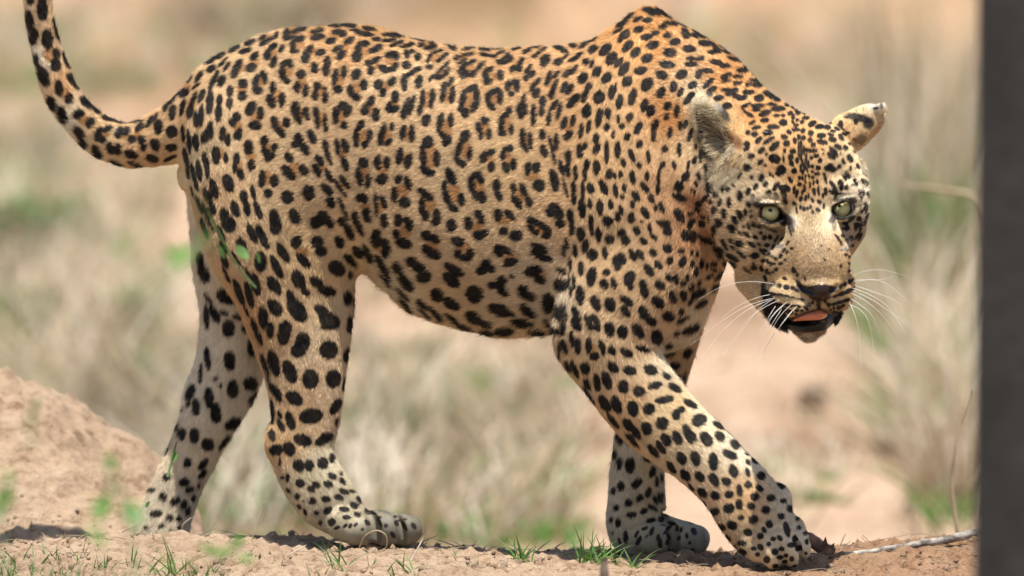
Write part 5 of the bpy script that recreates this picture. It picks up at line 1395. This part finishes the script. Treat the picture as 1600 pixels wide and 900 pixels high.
def tuft(mb, x, y, z, h, w, n, lean=0.5, bw=0.004, bendy=0.8):
    for _ in range(n):
        a = random.uniform(0, 2 * math.pi)
        r = w * 0.35 * math.sqrt(random.random())
        l = lean * random.uniform(0.1, 1)
        d = (math.cos(a) * l, math.sin(a) * l, 1)
        b = (math.cos(a) * bendy * random.uniform(0, 1), math.sin(a) * bendy * random.uniform(0, 1), -bendy * 0.6 * random.random())
        mb.blade((x + math.cos(a) * r, y + math.sin(a) * r, z - 0.005), d, b, h * random.uniform(0.5, 1.1), bw * random.uniform(0.6, 1.3))

# --- far things, each at the spot on the plain where it grows
def plain_at(px, py):
    p = on_level(px, py, PLAIN)
    for _ in range(3):
        p = on_level(px, py, hz(p.x, p.y))
    return p
def clump(name, label, cat, px, py, hpx, wpx, kinds, group=None, lean=0.5, leafy=0, bendy=0.8, n=1.0):
    p = plain_at(px, py)
    k = (p - CAMPOS).length / DIST * PX
    h, w = hpx * k, wpx * k
    root = empty(name, (p.x, p.y, p.z))
    tag(root, label, cat, group)
    for mat, cnt in kinds:
        mb = MB()
        for _ in range(max(1, int(cnt * n))):
            a = random.uniform(0, 2 * math.pi)
            r = w * 0.5 * math.sqrt(random.random())
            bx_, by_ = p.x + math.cos(a) * r, p.y + math.sin(a) * r
            if leafy and mat in ('green', 'fresh', 'olive'):
                top = Vector((bx_ + random.uniform(-.3, .3) * w, by_ + random.uniform(-.3, .3) * w, p.z + h * random.uniform(0.4, 1.0)))
                b = Vector((bx_, by_, p.z))
                mid = (b + top) / 2 + Vector((random.uniform(-.1, .1) * w, 0, 0))
                mb.stem([b, mid, top], 0.0022, 0.001, 4)
                for q in range(leafy):
                    t = random.uniform(0.25, 1.0)
                    c = b.lerp(top, t)
                    dd = Vector((random.uniform(-1, 1), random.uniform(-1, 1), random.uniform(-.3, .8)))
                    mb.leaf(c, dd, Vector((random.uniform(-.5, .5), random.uniform(-.5, .5), 1)), h * random.uniform(0.07, 0.14), h * random.uniform(0.035, 0.07))
            else:
                l = lean * random.uniform(0.05, 1)
                mb.blade((bx_, by_, p.z - 0.01), (math.cos(a) * l, math.sin(a) * l, 1), (math.cos(a) * bendy * random.random(), math.sin(a) * bendy * random.random(), -0.5 * bendy * random.random()),
                         h * random.uniform(0.55, 1.1), random.uniform(0.003, 0.008))
        mb.build({'green': 'green_leaves', 'fresh': 'fresh_leaves', 'olive': 'olive_stems', 'straw': 'dry_stems', 'pale': 'bleached_stems', 'twig': 'dead_twigs'}[mat], MAT[mat], root, (p.x, p.y, p.z))['kind'] = 'stuff'
    return root
clump('shrub', 'green leafy shrub out of focus at the left edge, level with the leopard belly', 'shrub', 62, 450, 150, 130, [('green', 90), ('fresh', 60), ('olive', 40), ('straw', 20)], leafy=18)
clump('shrub', 'low bright green weeds at the left edge above the soil mound', 'shrub', 15, 580, 140, 130, [('fresh', 80), ('green', 50), ('straw', 10)], leafy=16)
clump('shrub', 'brownish green shrub blurred between the tail and the rump', 'shrub', 232, 350, 90, 70, [('olive', 24), ('straw', 20), ('twig', 12)], leafy=9)
clump('dry_weed', 'tall dead weed stems standing behind the soil mound', 'weed', 190, 690, 170, 110, [('straw', 60), ('twig', 30)], lean=0.35)
clump('dry_weed', 'sparse green weed beside the far hind thigh', 'weed', 215, 560, 120, 60, [('fresh', 44), ('straw', 16)], leafy=12)
clump('grass_clump', 'dry yellow grass clump with green blades seen under the belly', 'grass clump', 640, 725, 190, 240, [('straw', 170), ('olive', 70), ('green', 40)], lean=0.9)
clump('grass_clump', 'pale green grass seen just below the belly line', 'grass clump', 625, 560, 70, 150, [('olive', 70), ('pale', 50), ('green', 30)], lean=0.8)
clump('grass_clump', 'bright green grass close to the near hind shin', 'grass clump', 575, 720, 120, 70, [('fresh', 120), ('green', 70)], lean=0.5)
clump('grass_clump', 'green tuft among dry stalks left of the far foreleg', 'grass clump', 842, 775, 80, 80, [('green', 90), ('fresh', 60), ('olive', 30)], lean=0.7)
clump('grass_clump', 'flattened bleached grass arching between the legs', 'grass clump', 770, 835, 130, 200, [('pale', 90), ('straw', 80), ('twig', 12)], lean=1.6, bendy=1.4)
clump('grass_clump', 'thin green and straw grass between the two hind legs', 'grass clump', 385, 790, 210, 120, [('olive', 70), ('straw', 60), ('pale', 40), ('fresh', 20)], lean=0.5)
clump('grass_clump', 'faint green grass patch on the sand beside the foreleg wrist', 'grass clump', 1225, 785, 50, 120, [('olive', 60), ('fresh', 26)], lean=1.0)
clump('grass_clump', 'small pale green grass patch right of the whiskers', 'grass clump', 1425, 590, 26, 60, [('olive', 26), ('fresh', 12)], lean=0.9)
clump('reed_clump', 'tall olive and tan reeds in front of the dark post', 'reeds', 1450, 490, 560, 170, [('olive', 30), ('straw', 50), ('pale', 34), ('green', 8), ('twig', 14)], lean=0.14, bendy=0.15)
clump('reed_clump', 'leaning dry reeds right of the ear', 'reeds', 1400, 300, 420, 60, [('olive', 50), ('straw', 40)], lean=0.12, bendy=0.2)
clump('shrub', 'dark green bush at the foot of the reeds', 'shrub', 1448, 505, 190, 100, [('green', 120), ('fresh', 40), ('twig', 60)], leafy=18)
clump('grass_clump', 'tall green grass rising through the tan reeds', 'grass clump', 1440, 520, 300, 90, [('fresh', 120), ('green', 130)], lean=0.25, bendy=0.3)
clump('grass_clump', 'upright green grass left of the leopard hindquarters, highest on the left', 'grass clump', 78, 440, 150, 90, [('fresh', 150), ('green', 90)], lean=0.5)
clump('grass_clump', 'bright green grass at the left edge just over the mound', 'grass clump', 14, 585, 150, 90, [('fresh', 170), ('green', 90)], lean=0.5)
clump('grass_clump', 'green grass spray between the mound and the far hind thigh', 'grass clump', 212, 530, 110, 50, [('fresh', 90), ('green', 40)], lean=0.4)
clump('shrub', 'small green weed low beside the post', 'shrub', 1488, 720, 60, 60, [('green', 60), ('fresh', 20)], leafy=14)
clump('dry_weed', 'bleached dead stalks leaning on the post', 'weed', 1500, 800, 260, 60, [('pale', 26), ('straw', 30), ('twig', 8)], lean=0.3)
clump('shrub', 'grey brown thorny shrub at the top behind the tail and rump', 'shrub', 395, 70, 130, 200, [('twig', 260), ('olive', 30), ('straw', 30)], leafy=8, lean=0.8)
clump('shrub', 'dull green low shrub blurred beyond the tail and rump', 'shrub', 175, 150, 70, 160, [('olive', 60), ('straw', 40)], leafy=8, lean=0.8)
clump('dry_weed', 'pale upright dead stem behind the tail', 'weed', 250, 130, 110, 24, [('pale', 14)], lean=0.15)
clump('grass_clump', 'dark dry grass left of the tail bend', 'grass clump', 40, 260, 130, 90, [('straw', 50), ('olive', 40), ('twig', 14)], lean=0.5)
clump('grass_clump', 'olive grass tufts at the top over the leopard back', 'grass clump', 760, 20, 40, 200, [('olive', 50), ('straw', 40)], lean=1.0)
def arch(name, label, cat, pts, d, r, mat):
    C = catmull([tuple(PW(x, y, d)) for x, y in pts], 6)
    C[0][2] = min(C[0][2], hz(C[0][0], C[0][1]))
    V, Fc = tube(C, [r * (1 - 0.7 * i / (len(C) - 1)) for i in range(len(C))], 7)
    o = mesh_obj(name, np.array(V) - C[0], Fc, mat)
    o.location = C[0]
    tag(o, label, cat)
arch('bent_reed', 'pale reed bent over to the left beside the post, level with the eyes', 'reed', [(1575, 900), (1562, 650), (1550, 430), (1532, 318), (1470, 297), (1410, 290)], -3600, 0.0075, MAT['straw'])
arch('bent_reed', 'thin dry stalk curving up in front of the dark post foot', 'reed', [(1498, 850), (1488, 760), (1494, 690), (1520, 610)], -900, 0.003, MAT['straw'])
# --- dark clods out on the sand
def clod(name, label, cat, px, py, wpx, hpx, mat, parent=None):
    p = plain_at(px, py)
    k = (p - CAMPOS).length / DIST * PX
    bm = bmesh.new()
    bmesh.ops.create_icosphere(bm, subdivisions=3, radius=1)
    V = np.array([v.co[:] for v in bm.verts])
    Fc = [tuple(v.index for v in f.verts) for f in bm.faces]
    bm.free()
    V = V * (1 + 0.22 * fbm(V * 1.6 + px, 4))[:, None]
    V = V * np.array([wpx * k / 2, wpx * k / 2, hpx * k / 2]) + np.array([0, 0, hpx * k * 0.3])
    o = mesh_obj(name, V, Fc, mat)
    o.location = p
    tag(o, label, cat)
    return o
dm = NT('dark_dung').set(Roughness=0.9)
dm.l.new(dm.ramp(dm.noise(30, 5), [(0.3, (0.05, 0.03, 0.02)), (0.7, (0.15, 0.09, 0.055))]), dm.b.inputs['Base Color'])
dm.bump(dm.noise(60, 5), 0.8, 0.02)
clod('dung_heap', 'dark brown clod on the sand below the whiskers', 'clod', 1270, 632, 46, 40, dm.m)
clod('dung_heap', 'flatter dark brown clod on the sand near the post', 'clod', 1386, 714, 60, 34, dm.m)
clump('grass_clump', 'little green tuft growing at the dark brown clod', 'grass clump', 1268, 650, 22, 34, [('green', 16)], lean=0.6)

# --- loose dry grass over the plain: nobody could count it
mbA, mbB = MB(), MB()
for _ in range(3800):
    y = 2.5 + 40 * random.random() ** 1.6
    x = random.uniform(-1, 1) * (0.9 + 0.075 * y)
    nz_ = float(fbm2(np.array([x]), np.array([y * 0.35]), 1.3, 3, off=12)[0])
    if nz_ + random.uniform(-0.3, 0.3) < 0.05:
        continue
    qx_ = 800 + x / PX * DIST / (DIST + y)
    if 1060 < qx_ < 1400 and y < 22 and random.random() < 0.85:
        continue
    z = hz(x, y)
    (tuft)(mbA if random.random() < 0.86 else mbB, x, y, z, random.uniform(0.04, 0.16), 0.07, 5, 1.0, 0.007, 1.2)
o = mbA.build('dry_grass', MAT['straw'])
tag(o, 'sparse dry grass scattered over the sandy plain', 'grass', kind='stuff')
o = mbB.build('green_grass', MAT['olive'])
tag(o, 'sparse olive grass scattered over the sandy plain', 'grass', kind='stuff')

# --- tall dry stalks and sprouts in loose stands out on the plain
stands = [((-40, 260), (250, 760), 330, 0.5), ((300, 430), (560, 850), 170, 0.42), ((500, 900), (600, 860), 420, 0.32), ((1360, 1540), (200, 560), 420, 0.9), ((1400, 1540), (560, 830), 130, 0.5), ((60, 520), (20, 150), 190, 0.5),
          ((-40, 90), (30, 300), 80, 0.5), ((1180, 1340), (700, 800), 40, 0.15), ((560, 1100), (10, 60), 60, 0.3), ((1080, 1330), (40, 140), 50, 0.5)]
ms, mg, mp = MB(), MB(), MB()
for (x0, x1), (y0, y1), cnt, hh in stands:
    for _ in range(cnt):
        px, py = random.uniform(x0, x1), random.uniform(y0, y1)
        p = plain_at(px, py)
        t = random.random()
        h = hh * random.uniform(0.35, 1.0)
        a = random.uniform(0, 2 * math.pi)
        l = random.uniform(0.0, 0.8)
        if t < 0.32:
            for q in range(14):
                b_ = random.uniform(0, 2 * math.pi)
                mg.blade(p + Vector((random.uniform(-.03, .03), random.uniform(-.03, .03), -0.01)), (math.cos(b_) * 0.5, math.sin(b_) * 0.5, 1), (math.cos(b_) * 0.6, math.sin(b_) * 0.6, -0.5), h * 0.5 * random.uniform(0.5, 1), 0.006)
        else:
            mm_ = ms if t < 0.7 else mp
            for q in range(5):
                a2 = a + random.uniform(-.7, .7)
                mm_.blade(p + Vector((random.uniform(-.03, .03), random.uniform(-.03, .03), -0.01)), (math.cos(a2) * l, math.sin(a2) * l, 1), (math.cos(a2) * 0.8, math.sin(a2) * 0.8, -0.4 * random.random()), h * random.uniform(0.6, 1.1), random.uniform(0.003, 0.007), 5)
tag(ms.build('dry_stalks', MAT['straw']), 'loose stands of dry stalks blurred behind the leopard', 'grass', kind='stuff')
tag(mp.build('bleached_stalks', MAT['pale']), 'bleached stalks mixed into the dry stands behind the leopard', 'grass', kind='stuff')
tag(mg.build('green_sprouts', MAT['fresh']), 'fresh green sprouts among the dry stalks behind the leopard', 'grass', kind='stuff')

# --- bank in focus: clods, straw litter, blades
def ground_at(px, py):
    """first meeting of the line of sight with the bank"""
    p = np.array(PW(px, py, 700))
    dr = np.array(PW(px, py, 0)) - np.array(CAMPOS)
    dr /= np.linalg.norm(dr)
    ts = np.linspace(0, 1.2, 140)
    P = p + ts[:, None] * dr
    h = hgt(P[:, 0], P[:, 1], True)
    i = np.nonzero(P[:, 2] < h)[0]
    j = i[0] if len(i) else len(ts) - 1
    return Vector((P[j, 0], P[j, 1], h[j]))
ico = bmesh.new()
bmesh.ops.create_icosphere(ico, subdivisions=1, radius=1)
IV = np.array([v.co[:] for v in ico.verts])
IF = np.array([[v.index for v in f.verts] for f in ico.faces])
ico.free()
nC = 4200
cxx = RNG.uniform(-0.72, 0.72, nC)
cyy = RNG.uniform(-0.36, 0.42, nC)
keep = (fbm2(cxx, cyy, 9, 2, off=20) + RNG.uniform(-0.4, 0.4, nC)) > -0.05
cxx, cyy = cxx[keep], cyy[keep]
nC = len(cxx)
cz = hgt(cxx, cyy)
cs = 0.0012 + 0.0050 * RNG.random(nC) ** 3.5
VV = IV[None] * (1 + RNG.uniform(-0.35, 0.35, (nC, len(IV), 1))) * (cs[:, None] * RNG.uniform(0.6, 1.2, (nC, 3)))[:, None, :]
VV += np.stack([cxx, cyy, cz + cs * 0.2], 1)[:, None, :]
FF = (IF[None] + (np.arange(nC) * len(IV))[:, None, None]).reshape(-1, 3)
o = mesh_obj('soil_crumbs', VV.reshape(-1, 3), FF, soil, smooth=False)
add_color(o.data, 'tone', np.repeat(np.where(cxx[:, None] > 0.1, np.array([[0.72, 0.60, 0.52]]), np.array([[0.95, 0.9, 0.86]])) * RNG.uniform(0.7, 1.1, (nC, 1)), len(IV), 0))
tag(o, 'crumbs of dry soil lying over the bank', 'soil', kind='stuff')
mb = MB()
for _ in range(620):
    x, y = random.uniform(-0.7, 0.7), random.uniform(-0.34, 0.16)
    z = hz(x, y, True)
    a = random.uniform(0, math.pi)
    L = random.uniform(0.008, 0.04)
    d = Vector((math.cos(a), math.sin(a) * 0.6, random.uniform(-.05, .12))).normalized()
    p0 = Vector((x, y, z + 0.002))
    mb.stem([p0, p0 + d * L * 0.5 + Vector((0, 0, random.uniform(0, .003))), p0 + d * L], random.uniform(0.0003, 0.0008), 0.0003, 4)
tag(mb.build('straw_litter', MAT['straw']), 'bits of dry straw lying on the soil bank', 'straw', kind='stuff')
mb = MB()
for _ in range(200):
    x, y = random.uniform(-0.7, 0.7), random.uniform(0.0, 0.16)
    z = hz(x, y, True)
    a = random.uniform(0, math.pi)
    L = random.uniform(0.008, 0.03)
    d = Vector((math.cos(a), math.sin(a) * 0.6, random.uniform(0.0, .5))).normalized()
    p0 = Vector((x, y, z + 0.001))
    mb.stem([p0, p0 + d * L * 0.5, p0 + d * L + Vector((0, 0, -0.001))], random.uniform(0.0005, 0.0012), 0.0003, 4)
tag(mb.build('twig_litter', MAT['twig']), 'dark bits of twig and bark along the edge of the bank', 'twigs', kind='stuff')
# short green grass along the bottom left
mb = MB()
spots = [(random.uniform(-10, 330), random.uniform(872, 905)) for _ in range(200)] + [(random.uniform(-10, 130), random.uniform(862, 905)) for _ in range(190)] \
    + [(random.uniform(300, 760), random.uniform(868, 905)) for _ in range(60)]
for px, py in spots:
    g = ground_at(px, py)
    if random.random() < 0.65:
        yb = random.uniform(-1.3, -0.6)
        xb = g.x * (DIST + yb) / DIST
        need = hz(xb, yb)
        sight = PW(px, 902 - random.random() ** 2 * 45, -yb / PX)
        tuft(mb, xb, yb, need, max(0.05, min(0.2, sight.z - need)) * 1.02, 0.012, 2, 0.35, 0.0034, 0.4)
        continue
    tuft(mb, g.x, g.y - random.uniform(0, 0.12), hz(g.x, g.y), random.uniform(0.012, 0.034), 0.012, 2, 0.7, 0.0022, 0.7)
tag(mb.build('short_grass', MAT['green']), 'fine green grass blades at the foot of the bank', 'grass', kind='stuff')
def grass_tuft(label, px, py, hpx, wpx, n, mat2=3):
    g = ground_at(px, py)
    root = empty('grass_tuft', g)
    tag(root, label, 'grass tuft', 'grass tufts on the bank')
    for k in range(n):
        mb = MB()
        a = random.uniform(0, 2 * math.pi)
        l = random.uniform(0.05, 1.0)
        ux = random.uniform(-1, 1)
        bw = wpx * PX * 0.25
        mb.blade((g.x + random.uniform(-1, 1) * bw, g.y + random.uniform(-1, 1) * bw, g.z - 0.004), (ux * wpx / hpx * 0.75, random.uniform(-.5, .5), 1),
                 (ux * 0.7, random.uniform(-.4, .4), -0.35), hpx * PX * random.uniform(0.5, 1.08), random.uniform(0.0022, 0.0042), 5, cross=(1, random.uniform(-.8, .8), 0))
        mb.build('blade', MAT['fresh'] if k % mat2 == 0 else MAT['green'], root, g)
grass_tuft('small upright green grass tuft midway between the hind and fore paws', 818, 874, 56, 50, 16)
grass_tuft('spiky green grass tuft just left of the far fore paw', 925, 878, 62, 80, 26)
grass_tuft('splayed green grass tuft in front of the far fore paw', 975, 884, 48, 90, 16)
grass_tuft('tallest thin green tuft near the bottom left', 255, 893, 70, 90, 12)
grass_tuft('few thin green blades under the near hind paw', 535, 890, 75, 60, 7)
grass_tuft('single sparse green tuft left of the dry stalk', 640, 893, 45, 60, 6)

def item(name, label, cat, pts, r0, r1, mat, group=None, seg=7, warp=0.0):
    P = catmull(pts, 5)
    n = len(P)
    P = P + RNG.normal(0, warp, P.shape)
    V, Fc = tube(P, [(r0 + (r1 - r0) * i / (n - 1)) * RNG.uniform(0.88, 1.12) for i in range(n)], seg)
    o = mesh_obj(name, np.array(V) - P[0], Fc, mat)
    o.location = P[0]
    tag(o, label, cat, group)
    return o
def gp(px, py, d):
    return tuple(PW(px, py, d))
item('straw_stalk', 'long pale dry stalk leaning up from the bottom beside the near hind paw', 'stalk', [gp(622, 905, 200), gp(640, 880, 190), (gp(663, 838, 175))], 0.0016, 0.0008, MAT['pale'])
item('tendril', 'thin curled dry tendril looping in front of the near hind paw', 'tendril', [gp(562, 855, 25), gp(570, 838, 40), gp(588, 829, 45), gp(603, 837, 45), gp(603, 855, 40), gp(588, 862, 40), gp(574, 856, 35)], 0.0010, 0.0007, MAT['straw'])
item('straw_stalk', 'fine pale stalk rising between the hind legs', 'stalk', [gp(392, 850, 60), gp(400, 820, 55), gp(413, 786, 50)], 0.0009, 0.0005, MAT['straw'])
item('straw_stalk', 'long straw lying on the soil below the near hind leg', 'stalk', [gp(415, 893, 200), gp(450, 868, 150), gp(478, 852, 60)], 0.0011, 0.0006, MAT['pale'])
item('straw_stalk', 'dry straw lying level left of the spiky grass tuft', 'stalk', [gp(842, 873, 60), gp(862, 871, 55), gp(884, 870, 50)], 0.0009, 0.0006, MAT['pale'])
item('straw_stalk', 'bent straw beside the far hind foot', 'stalk', [gp(285, 835, -120), gp(286, 820, -115), gp(300, 808, -110)], 0.0009, 0.0006, MAT['pale'])
item('twig', 'dark thin twig lying on the crest between the hind paws', 'twig', [gp(300, 838, -125), gp(350, 837, -120), gp(398, 838, -115), gp(420, 841, -110)], 0.0022, 0.0012, MAT['twig'], warp=0.0006)
item('twig', 'small dark twigs sticking up right of the near hind paw', 'twig', [gp(655, 862, -20), gp(672, 856, -20), gp(690, 857, -15)], 0.0013, 0.0007, MAT['twig'], warp=0.0006)
item('twig', 'dark blurred twig end sticking up at the bottom in front of the grass', 'twig', [gp(946, 925, 1300), gp(944, 893, 1300), gp(943, 872, 1300)], 0.0065, 0.004, MAT['twig'])
# pale branch with a chunk of bark
bk = NT('weathered_branch').set(Roughness=0.85)
bk.l.new(bk.ramp(bk.noise(70, 5), [(0.38, (0.10, 0.08, 0.065)), (0.55, (0.30, 0.27, 0.235)), (0.7, (0.46, 0.43, 0.38))]), bk.b.inputs['Base Color'])
bk.bump(bk.noise(160, 4), 0.8, 0.002)
item('fallen_branch', 'weathered whitish branch lying on the bank right of the raised paw', 'branch', [gp(1308, 868, -60), gp(1360, 863, -62), gp(1420, 853, -66), gp(1480, 843, -70), gp(1560, 825, -80)], 0.0036, 0.0060, bk.m, seg=12, warp=0.00015)
rb = NT('red_bark').set(Roughness=0.9)
rb.l.new(rb.ramp(rb.noise(60, 5), [(0.35, (0.09, 0.045, 0.03)), (0.6, (0.26, 0.14, 0.09)), (0.75, (0.40, 0.25, 0.17))]), rb.b.inputs['Base Color'])
rb.bump(rb.noise(140, 5), 1.0, 0.003)
bc = empty('bark_stump', gp(1290, 868, -60))
tag(bc, 'broken reddish brown stick with torn bark between the paw and the pale branch', 'broken stick')
P = catmull([gp(1256, 838, -70), gp(1276, 850, -64), gp(1300, 866, -58)], 5)
V, Fc = tube(P, [0.0078, 0.0085, 0.0088, 0.0092, 0.0088, 0.0092, 0.0086, 0.0094, 0.0090, 0.0098, 0.0070][:len(P)], 9)
V = np.array(V)
V = V + (fbm(V * 180, 3) * 0.0014)[:, None]
mesh_obj('stick', V - np.array(gp(1290, 868, -60)), Fc, rb.m, bc)
for (a, b, c) in [((1284, 852), (1290, 838), (1296, 858)), ((1293, 856), (1304, 848), (1303, 866)), ((1274, 866), (1268, 876), (1284, 870)), ((1286, 870), (1276, 880), (1296, 874))]:
    q = [np.array(gp(*a, -50)), np.array(gp(*b, -46)), np.array(gp(*c, -52))]
    o_ = np.array([0, 0.002, 0])
    V = [q[0], q[1], q[2], q[0] + o_, q[1] + o_, q[2] + o_]
    mesh_obj('bark_flake', np.array(V) - np.array(gp(1290, 868, -60)), [(0, 1, 2), (5, 4, 3), (0, 3, 4, 1), (1, 4, 5, 2), (2, 5, 3, 0)], rb.m, bc, smooth=False)

# --- dark post close to the camera
pm = NT('dark_post').set(Roughness=0.9)
pm.l.new(pm.ramp(pm.noise(9, 5), [(0.3, (0.030, 0.029, 0.024)), (0.7, (0.060, 0.055, 0.046))]), pm.b.inputs['Base Color'])
pm.bump(pm.noise(40, 5), 0.5, 0.004)
V, Fc = [], []
a0 = PW(1522, 450, 0) - CAMPOS
e = CAMPOS + a0 * (8.9 / DIST)
rp = 0.14
NS, NR = 40, 24
for i in range(NR + 1):
    z = -1.2 + 3.8 * i / NR
    for k in range(NS):
        an = 2 * math.pi * k / NS
        rr = rp * (1 + 0.006 * math.sin(3 * an + z * 2) + 0.004 * math.sin(9 * an + 5 * z))
        V.append((rr * math.cos(an) + 0.003 * z, rr * math.sin(an), z))
for i in range(NR):
    for k in range(NS):
        Fc.append((i * NS + k, i * NS + (k + 1) % NS, (i + 1) * NS + (k + 1) % NS, (i + 1) * NS + k))
Fc.append(tuple(range(NS))[::-1])
Fc.append(tuple(range(NR * NS, NR * NS + NS)))
po = mesh_obj('post', V, Fc, pm.m)
po.location = (e.x + rp, e.y, 0.2)
tag(po, 'dark grey upright post, out of focus, filling the right edge', 'post')

# --- weeds between camera and leopard, out of focus
def sprig(label, stem, leaves, depth, mat='fresh', bottom=True):
    P = [PW(a, b, depth) for a, b in stem]
    root = empty('weed_sprig', P[0])
    tag(root, label, 'weed', 'blurred weeds between camera and leopard')
    mb = MB()
    mb.stem([tuple(q) for q in P], 0.0016, 0.0009, 5)
    mb.build('stem', MAT['green'], root, P[0])
    for (x, y, L, Wd, ang, dz) in leaves:
        c = PW(x, y, depth + dz)
        k = (DIST - depth * PX) / DIST * PX
        a = math.radians(ang)
        d = R_ * math.cos(a) + U_ * math.sin(a)
        lb = MB()
        L, Wd = L * 0.85, Wd * 0.8
        lb.leaf(c - d * (L * k / 2), d + F_ * random.uniform(-.5, .5), -F_ * random.uniform(0.4, 1) + U_ * random.uniform(0.4, 1.2), L * k, Wd * k)
        lb.build('leaf', MAT[mat], root, P[0])
sprig('blurred green leaf pair hanging before the far hind thigh', [(310, 300), (320, 355), (300, 395)], [(284, 400, 58, 40, 40, 0), (262, 392, 30, 20, 120, 0), (318, 372, 30, 16, 100, 0)], 4200)
sprig('olive leaf on a thin stem across the near hind thigh', [(325, 330), (345, 370), (360, 400), (378, 425), (400, 450)], [(378, 394, 36, 26, 120, 0), (346, 392, 30, 15, 110, 0), (404, 402, 22, 9, 100, 0)], 1100, 'green')
sprig('tiny olive leaves before the far hind hock', [(262, 745), (270, 715), (276, 690)], [(272, 712, 22, 15, 85, 0), (231, 788, 14, 12, 60, 0)], 620, 'green')
sprig('blurred yellow green weed before the soil mound, leaning right', [(215, 905), (205, 840), (190, 770), (175, 715)], [(172, 722, 42, 26, 100, 0), (160, 790, 60, 40, 70, 0), (205, 800, 60, 44, 110, 0), (150, 835, 60, 36, 130, 0), (178, 760, 30, 20, 60, 0)], 4000)
sprig('blurred green leaves at the bottom under the far hind foot', [(330, 930), (345, 880), (372, 850)], [(350, 862, 60, 34, 20, 0), (325, 858, 44, 26, 150, 0), (372, 845, 34, 20, 60, 0), (385, 872, 34, 20, 0, 0)], 3200)
sprig('blurred green leaves at the very left edge low down', [(5, 905), (8, 840), (6, 770)], [(8, 775, 56, 36, 80, 0), (-5, 800, 50, 36, 40, 0), (14, 742, 26, 18, 100, 0)], 4200)
sprig('small blurred grey green weed on the upper soil mound', [(48, 700), (52, 660), (55, 630)], [(56, 632, 34, 22, 80, 0), (46, 655, 28, 18, 120, 0)], 3600, 'olive')
